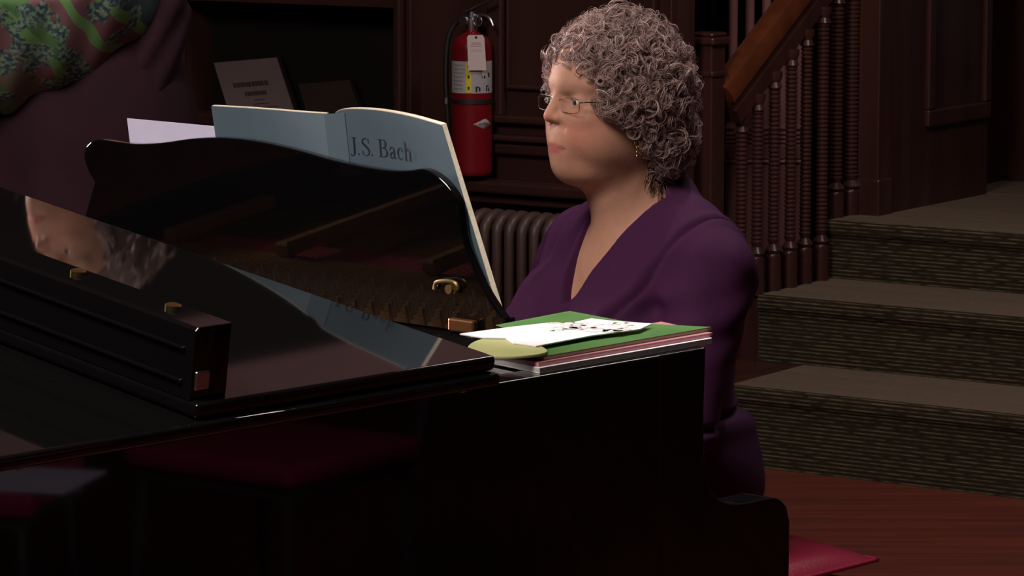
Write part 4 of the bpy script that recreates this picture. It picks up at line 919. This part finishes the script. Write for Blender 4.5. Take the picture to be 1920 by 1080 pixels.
# ================================================================== PIANIST
def pianist():
    YH = math.radians(31); fh = np.array([-math.cos(YH), -math.sin(YH), 0])
    eye = aty(1077, 190, 5.60); rt = np.array([-math.sin(YH), math.cos(YH), 0]); H = eye+rt*.033-fh*.085
    toH, fromH, MH = frame(None, H, fh)
    TC = O0+L*.66+W*.70; ft = np.array([-math.cos(math.radians(34)), -math.sin(math.radians(34)), 0]); toT, fromT, MT = frame(None, TC, ft)          # x = her right, y = forward
    root = empty('person', TC, label='seated woman with curly grey hair, glasses and purple V-neck top playing the piano', cat='person')
    org = TC.copy()
    nk0 = toT((fromH(np.array([[0, -.015, -.09]]))))[0]
    def torso(q, e=0., mid=True):
        X = np.stack([np.abs(q[:, 0]), q[:, 1], q[:, 2]], 1)
        d = ell(X, (0, -.02, .61), (.185+e, .160+e, .125+e)); d = smin(d, ell(X, (0, .03, .73), (.170+e, .150+e, .15+e)), .06)
        d = smin(d, ell(X, (0, .0, .90), (.175+e, .120+e, .17+e)), .06); d = smin(d, ell(X, (.080, .100, .865), (.080+e, .070+e, .080+e)), .05)
        d = smin(d, cap(X, (0, -.025, 1.025), (.148, -.020, .985), .060+e, .055+e), .05)
        d = smin(d, cap(X, (0, -.03, 1.065), (.09, -.03, 1.025), .052+e, .048+e), .04); return d
    SHO, ELB, WRI = (.170, -.015, .985), (.218, .085, .765), (.205, .34, .775)
    def arm(q, e=0.):
        X = np.stack([np.abs(q[:, 0]), q[:, 1], q[:, 2]], 1)
        return smin(cap(X, SHO, ELB, .060+e, .046+e), cap(X, ELB, WRI, .045+e, .026+e*.8), .02)
    def legs(q, e=0.):
        X = np.stack([np.abs(q[:, 0]), q[:, 1], q[:, 2]], 1)
        d = cap(X, (.10, .0, .575), (.115, .42, .555), .085+e, .058+e); d = smin(d, cap(X, (.115, .42, .555), (.12, .40, .12), .056+e, .036+e), .02); return d
    def feet(q, e=0.):
        X = np.stack([np.abs(q[:, 0]), q[:, 1], q[:, 2]], 1); return smin(cap(X, (.12, .40, .12), (.12, .385, .05), .036+e, .034+e), cap(X, (.12, .38, .040), (.135, .56, .030), .034+e, .026+e, (1, 1, 1.15)), .02)
    def body(p):
        q = toT(p); d = torso(q); hd = toH(p)
        nk = cap(q, nk0, (0, -.035, 1.03), .056, .066); nk = smin(nk, cap(q, nk0+[0, .02, -.03], (0, .02, 1.02), .040, .050), .03)
        d = smin(d, nk, .035)
        for s in (-1, 1):
            st = cap(q, (nk0[0]+s*.042, nk0[1]-.01, nk0[2]-.02), (s*.022, .055, 1.015), .010, .009); d = smin(d, st, .016)
            d = smin(d, cap(q, (s*.025, .060, 1.012), (s*.12, .005, 1.030), .009, .008), .012)
        d = smin(d, arm(q), .03); d = smin(d, legs(q), .03); d = smin(d, feet(q), .02)
        for s in (-1, 1):
            hs = hand_sdf(q, np.array([s*.205, .345, .775]), (-.12*s, 1, -.02), (0, .02, 1), -s if True else s, .42)
            d = smin(d, hs, .012)
        near = np.linalg.norm(hd, axis=1) < .30; hv = np.full(len(p), 1.)
        if near.any(): hv[near] = head_sdf(hd[near])
        return np.where(near, smin(d, hv, .022), d)
    V1, F1 = mesh_sdf(body, TC+np.array([-.75, -.75, -.01]), TC+np.array([.75, .75, 1.50]), .0034)
    o = put('body', V1-org, F1, M_skin, root, smooth=True); tint_skin(o, V1, toH)
    o['label'] = 'bare face, neck and hands'
    # --- eyes
    for s in (-1, 1):
        c = fromH(np.array([s*.034, .0740, -.0012])); ms = MB()
        b = bmesh.new(); bmesh.ops.create_uvsphere(b, u_segments=20, v_segments=14, radius=.0128); b.verts.index_update()
        ms.add([np.array(v.co)+c-org for v in b.verts], [[v.index for v in f.verts] for f in b.faces]); b.free()
        ey = ms.put('eye', M_eyew, root, smooth=True)
        gz = fh*.98+rt*s*0+np.array([0, 0, -.03]); gz /= np.linalg.norm(gz); a = np.cross(gz, Zv); a /= np.linalg.norm(a); u2 = np.cross(a, gz)
        ms = MB(); Vv = []; 
        for r_, dd in ((.0, .0002), (.0026, .00015), (.0057, -.0004)):
            Vv += [c-org+gz*(math.sqrt(.0128**2-r_*r_)+.0003)+r_*(math.cos(t)*a+math.sin(t)*u2) for t in np.linspace(0, 2*math.pi, 17)[:-1]]
        ms.add(Vv, [(k*16+i, k*16+(i+1) % 16, k*16+16+(i+1) % 16, k*16+16+i) for k in range(2) for i in range(16)]); ms.put('iris', M_iris, ey, smooth=True)
    # --- top
    rsn = np.random.default_rng(3)
    def noise3(q, f, seed):
        r = np.random.default_rng(seed); s = 0
        for _ in range(5): k = r.normal(size=3)*f; s = s+np.sin(q@k+r.uniform(0, 6.28))
        return s/5
    def top(p):
        q = toT(p); X = np.stack([np.abs(q[:, 0]), q[:, 1], q[:, 2]], 1)
        fold = .0115*noise3(q*np.array([1, 1, .40]), 26, 1)+.0050*noise3(q*np.array([1, .6, 1]), 62, 2)
        # armpit to bust folds and sleeve creases
        tt = q[:, 2]*60+np.abs(q[:, 0])*35; fold = fold+.0055*np.sin(tt+3*noise3(q, 9, 4))*np.exp(-((X[:, 0]-.19)/.06)**2-((q[:, 2]-.90)/.09)**2)
        seam = np.abs(X[:, 0]-.150-.25*(q[:, 2]-1.0)); fold = fold-.0075*np.exp(-(seam/.006)**2)*np.clip((q[:, 2]-.84)*12, 0, 1)+.005*np.exp(-((seam-.016)/.012)**2)*np.clip((q[:, 2]-.84)*12, 0, 1)
        wz = q[:, 2]-.748-.04*q[:, 1]; fold = fold-.012*np.exp(-(wz/.006)**2)+.006*np.exp(-((wz+.02)/.02)**2)
        aa = (q[:, 2]+.35*q[:, 1])*95+2.2*noise3(q, 12, 9); fold = fold+.0075*np.sin(aa)*np.exp(-((X[:, 0]-.185)/.075)**2-((q[:, 2]-.90)/.065)**2-((q[:, 1]-.05)/.14)**2)
        t2 = torso(q, .020); t2 = np.where(q[:, 2] > 0, t2, t2)
        ar = arm(q, .018)
        d = smin(t2, ar, .022)
        hem = ell(X, (0, -.030, .64), (.188, .176, .145)); d = smin(d, hem, .035)
        d = smin(d, cap(q, (0, -.035, 1.045), (0, -.025, 1.085), .080, .066), .03)      # raised back collar
        d = d-fold
        d = smax(d, -(q[:, 2]-.515), .01)
        wr_ = np.asarray(WRI); e = ((X-np.asarray(ELB))@((wr_-np.asarray(ELB))/np.linalg.norm(wr_-np.asarray(ELB))))-.235
        d = smax(d, np.where(q[:, 1] > .2, e, -1.), .004)
        # v-neck opening
        zb, zt = .925, 1.10; wv = .078*np.clip((q[:, 2]-zb)/(zt-zb), 0, 1.4)**.85; vee = np.abs(q[:, 0]-.012*np.clip((1.1-q[:, 2])/.17, 0, 1))-wv
        vcut = np.maximum(np.maximum(vee, -(q[:, 1]-.0)), -(q[:, 2]-zb))
        nkc = cap(q, (nk0[0], nk0[1], nk0[2]), (0, -.018, 1.02), .076, .072)
        nkc = np.maximum(nkc, -(q[:, 2]-1.00))
        d = smax(d, -vcut, .004); d = smax(d, -nkc, .004)
        return d
    V2, F2 = mesh_sdf(top, TC+np.array([-.55, -.60, .48]), TC+np.array([.55, .55, 1.22]), .0034)
    t = put('purple_top', V2-org, F2, M_purple, root, smooth=True)
    t['label'] = 'purple long-sleeved V-neck top'
    def trs(p): q = toT(p); return np.maximum(smin(smin(legs(q, .012), ell(np.stack([np.abs(q[:, 0]), q[:, 1], q[:, 2]], 1), (0, -.02, .61), (.190, .165, .125)), .03), legs(q, .012), .01), np.maximum(-(q[:, 2]-.13), q[:, 2]-.66))
    V3, F3 = mesh_sdf(trs, TC+np.array([-.6, -.6, .1]), TC+np.array([.6, .6, .7]), .010); put('trousers', V3-org, F3, M_trouser, root, smooth=True)
    def sho(p): q = toT(p); return np.maximum(feet(q, .006), q[:, 2]-.085)
    V4, F4 = mesh_sdf(sho, TC+np.array([-.7, -.7, -.01]), TC+np.array([.7, .7, .12]), .006)
    put('shoes', V4-org, F4, M_blackm, root, smooth=True)
    # --- glasses
    g = MB(); R3 = lambda x, y, z: fromH(np.array([x, y, z]))-org
    ax_h = {}
    def rim_pts(s): return [R3(s*(.0365+.0270*sc(math.cos(t_), .55)), (.1010-.0065*abs(.0365+.027*math.cos(t_))/.0635), -.0060+.0125*sc(math.sin(t_), .55)) for t_ in np.linspace(0, 2*math.pi, 29)]
    def sc(v, e): return math.copysign(abs(v)**e, v)
    for s in (-1, 1): g.tube(rim_pts(s), .00055, 6, cap=False)
    g.tube([R3(x, .1000+.0045*(1-(x/.0095)**2), .000+.003*(1-(x/.0095)**2)) for x in np.linspace(-.0095, .0095, 9)], .0007, 6)
    for s in (-1, 1): g.tube([R3(s*.0635, .0945, .000), R3(s*.070, .085, .001), R3(s*.075, .03, -.002), R3(s*.081, -.01, -.006)], .0011, 6)
    gl = g.put('glasses', M_frame, root, smooth=True); gl['label'] = 'thin-rimmed glasses'
    for s in (-1, 1):
        pts = rim_pts(s)[:-1]; c = sum(pts)/len(pts); nn = fh
        put('lens', [c]+pts+[c-nn*.0012]+[p-nn*.0012 for p in pts], [(0, 1+i, 1+(i+1) % 28) for i in range(28)]+[(29, 30+(i+1) % 28, 30+i) for i in range(28)]+[(1+i, 30+i, 30+(i+1) % 28, 1+(i+1) % 28) for i in range(28)], M_lens, gl)
    er = MB(); e0 = R3(-.086, -.002, -.064); er.tube([e0+np.array([.004*math.cos(t_), 0, .006*math.sin(t_)-.004]) for t_ in np.linspace(0, 6.28, 16)], .0008, 6, cap=False)
    for k in range(3): er.tube([e0+np.array([0, -.001, -.008-.007*k]), e0+np.array([0, -.001, -.013-.007*k])], [.0012, .0026], 8)
    q_ = er.put('earring', M_gold, root, smooth=True); q_['label'] = 'small dangling gold earring'
    # --- hair : under-layer volume and curls
    hc = np.array([0, -.022, .008]); hr = np.array([.118, .130, .138])
    hc2 = np.array([0, -.062, -.062]); hr2 = np.array([.104, .088, .090])
    def keep_face(p):
        x, y, z = abs(p[0]), p[1], p[2]
        if z > .083: return True
        if z > .045: return y < .066+(z-.045)*1.2
        lim = .062 if z > -.012 else .062-(-.012-z)*1.25
        return y < max(lim, -.045) and z > -.145
    def hv(p):
        q = toH(p); x = np.abs(q[:, 0]); d = smin(ell(q, hc, hr*.90), ell(q, hc2, hr2*.88), .03)
        y, z = q[:, 1], q[:, 2]; lim = np.where(z > .045, .052+(z-.045)*1.3, np.where(z > -.012, .050, np.maximum(.050-(-.012-z)*1.25, -.040)))
        d = smax(d, y-lim, .008); d = smax(d, -(z+.135), .02); return d+.003*np.sin(q@np.array([210., 60, 90]))*np.sin(q@np.array([40., 230, -120]))*np.sin(q@np.array([90., -70, 200]))
    V5, F5 = mesh_sdf(hv, H-.2, H+.2, .004)
    hair = put('hair', V5-org, F5, M_hairb, root, smooth=True); hair['label'] = 'curly grey hair'
    rs = np.random.default_rng(11)
    A = MH.T
    def world(P, Nn): return fromH(P)-org, Nn@A
    P, Nn = scalp_points(2500, hc, hr*.975, keep_face, rs); P2, N2_ = scalp_points(900, hc2, hr2*.98, lambda p: keep_face(p) and np.sum(((p-hc)/hr)**2) > .82, rs); P, Nn = world(np.concatenate([P, P2]), np.concatenate([Nn, N2_]))
    put_curls('curls', hair, *curl_mesh(P, Nn, rs, (.006, .0150), (.9, 1.9), 5, 28, .00042, .008, .2, .65), M_hair)
    # fringe over the forehead
    P, Nn = scalp_points(170, hc, hr*np.array([.9, .95, .96]), lambda p: (.062 < p[2] < .11 and p[1] > .03 or (p[0] > .03 and .03 < p[2] < .08 and p[1] > .04)) and abs(p[0]) < .10, rs); P, Nn = world(P, Nn)
    put_curls('fringe', hair, *curl_mesh(P, Nn, rs, (.005, .010), (1., 2.), 4, 26, .00042, .006, .3, .6), M_hair)
    # flyaway loops
    P, Nn = scalp_points(260, hc, hr*1.05, lambda p: keep_face(p) and p[2] > -.09, rs); P, Nn = world(P, Nn)
    put_curls('stray_curls', hair, *curl_mesh(P, Nn, rs, (.006, .011), (.7, 1.3), 1, 22, .0004, .006, .1), M_hair)
    # brown nape hair
    n = 420; th_ = rs.uniform(-2.1, 2.1, n); P = np.stack([.060*np.sin(th_), -.055-.040*np.cos(th_), rs.uniform(-.145, -.06, n)], 1); Nn = np.stack([np.sin(th_), -np.cos(th_), 0*th_], 1); P, Nn = world(P, Nn)
    put_curls('nape_hair', hair, *curl_mesh(P, Nn, rs, (.002, .006), (.5, 1.0), 6, 20, .00045, .048, 3.0), M_hairn)
    return root
pianist()

# ================================================================== SINGER beyond the piano
def pattern_mat():
    m = bpy.data.materials.new('patterned_weave'); m.use_nodes = True; nt = m.node_tree; b = nt.nodes['Principled BSDF']; lk = nt.links.new
    tc = nt.nodes.new('ShaderNodeTexCoord'); mp = nt.nodes.new('ShaderNodeMapping'); mp.inputs['Rotation'].default_value = (0, math.radians(42), 0)
    wn = nt.nodes.new('ShaderNodeTexNoise'); wn.inputs['Scale'].default_value = 5; lk(tc.outputs['Object'], wn.inputs['Vector'])
    ad = nt.nodes.new('ShaderNodeMix'); ad.data_type = 'VECTOR'; ad.inputs[0].default_value = .09; lk(tc.outputs['Object'], ad.inputs[4]); lk(wn.outputs['Color'], ad.inputs[5]); lk(ad.outputs[1], mp.inputs[0])
    sx = nt.nodes.new('ShaderNodeSeparateXYZ'); lk(mp.outputs[0], sx.inputs[0])
    def mul(s, k):
        n = nt.nodes.new('ShaderNodeMath'); n.operation = 'MULTIPLY_ADD'; n.inputs[1].default_value = k; n.inputs[2].default_value = 10.13; lk(s, n.inputs[0]); f = nt.nodes.new('ShaderNodeMath'); f.operation = 'FRACT'; lk(n.outputs[0], f.inputs[0]); return f.outputs[0]
    r = nt.nodes.new('ShaderNodeValToRGB'); r.color_ramp.interpolation = 'CONSTANT'; e = r.color_ramp.elements
    cols = [(0, (.075, .17, .055)), (.10, (.17, .075, .085)), (.22, (.12, .26, .08)), (.27, (.16, .068, .08)), (.38, (.12, .27, .08)), (.44, (.03, .07, .075)), (.56, (.07, .15, .055)), (.66, (.13, .105, .075)), (.80, (.16, .072, .085)), (.93, (.12, .27, .085))]
    e[0].position = 0; e[0].color = (*cols[0][1], 1); e[1].position = cols[1][0]; e[1].color = (*cols[1][1], 1)
    for p_, c in cols[2:]: q = e.new(p_); q.color = (*c, 1)
    lk(mul(sx.outputs[0], 3.4), r.inputs[0])
    # lace-like blotches
    n1_ = nt.nodes.new('ShaderNodeTexNoise'); n1_.inputs['Scale'].default_value = 22; n1_.inputs['Detail'].default_value = 6; lk(tc.outputs['Object'], n1_.inputs['Vector'])
    r1 = nt.nodes.new('ShaderNodeValToRGB'); r1.color_ramp.elements[0].position = .50; r1.color_ramp.elements[1].position = .55; lk(n1_.outputs[0], r1.inputs[0])
    vn = nt.nodes.new('ShaderNodeTexNoise'); vn.inputs['Scale'].default_value = 120; lk(tc.outputs['Object'], vn.inputs['Vector']); r2 = nt.nodes.new('ShaderNodeValToRGB'); r2.color_ramp.elements[0].color = (.025, .055, .085, 1); r2.color_ramp.elements[1].color = (.18, .28, .17, 1); r2.color_ramp.elements[0].position = .42; r2.color_ramp.elements[1].position = .6; lk(vn.outputs[0], r2.inputs[0])
    mx = nt.nodes.new('ShaderNodeMix'); mx.data_type = 'RGBA'; lk(r1.outputs[0], mx.inputs[0]); lk(r.outputs[0], mx.inputs[6]); lk(r2.outputs[0], mx.inputs[7])
    lk(mx.outputs[2], b.inputs['Base Color']); b.inputs['Roughness'].default_value = .8; return m
def singer():
    yd = 6.42; cx = -.80; fw = np.array([-.55, -.83, 0]); TC = np.array([cx, yd, 0]); toT, fromT, MT = frame(None, TC, fw)
    root = empty('person', TC, label='standing singer beyond the piano in plum outfit with green patterned wrap', cat='person')
    Hc = np.array([-.722, 6.44, 1.690]); up = np.array([.55, .05, .83]); toH, fromH, MH = frame(None, Hc, (-.60, -.74, .30), up)
    S3 = lambda q: np.stack([np.abs(q[:, 0]), q[:, 1], q[:, 2]], 1)
    def arms(q, e=0):
        d = cap(q, (.175, -.01, 1.37), (.165, .19, 1.11), .050+e, .046+e); d = smin(d, cap(q, (.165, .19, 1.11), (.03, .12, 1.24), .040+e, .026+e), .02)
        d2 = cap(q, (-.165, -.01, 1.37), (-.155, .02, 1.12), .050+e, .042+e); d2 = smin(d2, cap(q, (-.155, .02, 1.12), (-.02, .13, 1.20), .040+e, .026+e), .02); return np.minimum(d, d2)
    def body(p):
        q = toT(p); X = S3(q); d = ell(X, (0, 0, 1.22), (.16, .11, .22)); d = smin(d, ell(X, (0, 0, .95), (.18, .13, .14)), .05); d = smin(d, cap(X, (0, 0, 1.41), (.15, 0, 1.385), .05, .05), .04)
        nk = toT(fromH(np.array([[0, -.01, -.08]])))[0]; d = smin(d, cap(q, nk, (0, -.01, 1.40), .050, .058), .03); d = smin(d, arms(q), .02)
        d = smin(d, cap(X, (.09, 0, .92), (.10, 0, .10), .085, .040), .02); d = smin(d, cap(X, (.10, -.02, .045), (.12, .15, .035), .034, .027), .02)
        for w_, f_, s in (((.03, .125, 1.245), (-.8, .3, .3), -1), ((-.02, .135, 1.205), (.8, .3, .3), 1)): d = smin(d, hand_sdf(q, np.array(w_), f_, (0, .7, -.5), s, .35), .01)
        h = toH(p); near = np.linalg.norm(h, axis=1) < .28; hv = np.full(len(p), 1.)
        if near.any(): hv[near] = head_sdf(h[near], .010)
        return np.where(near, smin(d, hv, .02), d)
    V, Fc = mesh_sdf(body, TC+np.array([-.5, -.5, -.01]), TC+np.array([.5, .5, 1.95]), .0055)
    o = put('body', V-TC, Fc, M_skin, root, smooth=True); tint_skin(o, V, toH)
    for s in (-1, 1):
        c = fromH(np.array([s*.034, .0740, -.0012]))-TC; b = bmesh.new(); bmesh.ops.create_uvsphere(b, u_segments=16, v_segments=10, radius=.0128); b.verts.index_update(); ms = MB()
        ms.add([np.array(v.co)+c for v in b.verts], [[v.index for v in f.verts] for f in b.faces]); b.free(); ms.put('eye', M_iris, root, smooth=True)
    def coat(p):
        q = toT(p); X = S3(q); d = ell(X, (0, 0, 1.20), (.218, .155, .25)); d = smin(d, cap(q, (0, 0, 1.1), (0, 0, .25), .232, .275, (1, 1.15, 1)), .06); d = smin(d, cap(X, (0, 0, 1.40), (.15, 0, 1.38), .066, .066), .04)
        d = d-.006*np.sin(np.arctan2(q[:, 1], q[:, 0])*9+q[:, 2]*3)*np.clip((1.35-q[:, 2])*2, 0, 1); d = np.maximum(d, -(q[:, 2]-.12)); return np.maximum(d, -ell(q, (0, .0, 1.52), (.07, .07, .10)))
    V, Fc = mesh_sdf(coat, TC+np.array([-.5, -.5, .08]), TC+np.array([.5, .5, 1.5]), .010); put('plum_dress', V-TC, Fc, M_plum, root, smooth=True)
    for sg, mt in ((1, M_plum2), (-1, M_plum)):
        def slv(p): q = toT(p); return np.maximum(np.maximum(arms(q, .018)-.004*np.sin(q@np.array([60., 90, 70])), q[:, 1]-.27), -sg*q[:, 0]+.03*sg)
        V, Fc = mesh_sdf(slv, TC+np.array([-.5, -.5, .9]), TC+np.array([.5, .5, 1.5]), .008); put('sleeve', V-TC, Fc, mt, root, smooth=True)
    # patterned wrap with a rounded hem
    wc = np.array([-.955, 6.33, 1.515]); wr = np.array([.350, .235, .335])
    def wrap2(p):
        base = ell(p, wc, wr)-.006*np.sin(p[:, 0]*38+p[:, 2]*20)-.003*np.sin(p[:, 0]*90-p[:, 2]*30); base = smin(base, ell(p, (-.82, 6.42, 1.37), (.190, .135, .10)), .05); return smax(base, p[:, 2]-1.40-np.clip(p[:, 1]-6.12, 0, .3)*.25, .012)
    V, Fc = mesh_sdf(wrap2, wc-np.array([.42, .34, .40]), wc+np.array([.42, .34, .1]), .006); q = put('patterned_wrap', V-TC, Fc, pattern_mat(), root, smooth=True); q['label'] = 'green, mauve and blue patterned wrap with a rounded hem'
    def shoe(p): q = S3(toT(p)); return cap(q, (.10, -.02, .045), (.12, .17, .035), .042, .034)
    V, Fc = mesh_sdf(shoe, TC+np.array([-.4, -.4, -.01]), TC+np.array([.4, .4, .12]), .008); put('shoes', V-TC, Fc, M_blackm, root, smooth=True)
    hc = np.array([0, -.022, .026]); hr = np.array([.104, .124, .122]); rs = np.random.default_rng(5)
    keep = lambda p: (p[2] > .07) or (p[1] < .035 and p[2] > -.10)
    def hv(p):
        q = toH(p); d = ell(q, hc, hr*.93); lim = np.where(q[:, 2] > .05, .045+(q[:, 2]-.05)*1.5, .03); return smax(smax(d, q[:, 1]-lim, .01), -(q[:, 2]+.10), .02)
    V, Fc = mesh_sdf(hv, Hc-.2, Hc+.2, .006); h_ = put('hair', V-TC, Fc, M_hairn if False else M_hairb, root, smooth=True)
    P, Nn = scalp_points(420, hc, hr*.98, keep, rs); P, Nn = fromH(P)-TC, Nn@MH.T
    put_curls('hair_strands', h_, *curl_mesh(P, Nn, rs, (.004, .014), (.3, .8), 7, 20, .0007, .07, 2.0), M_hair)
singer()
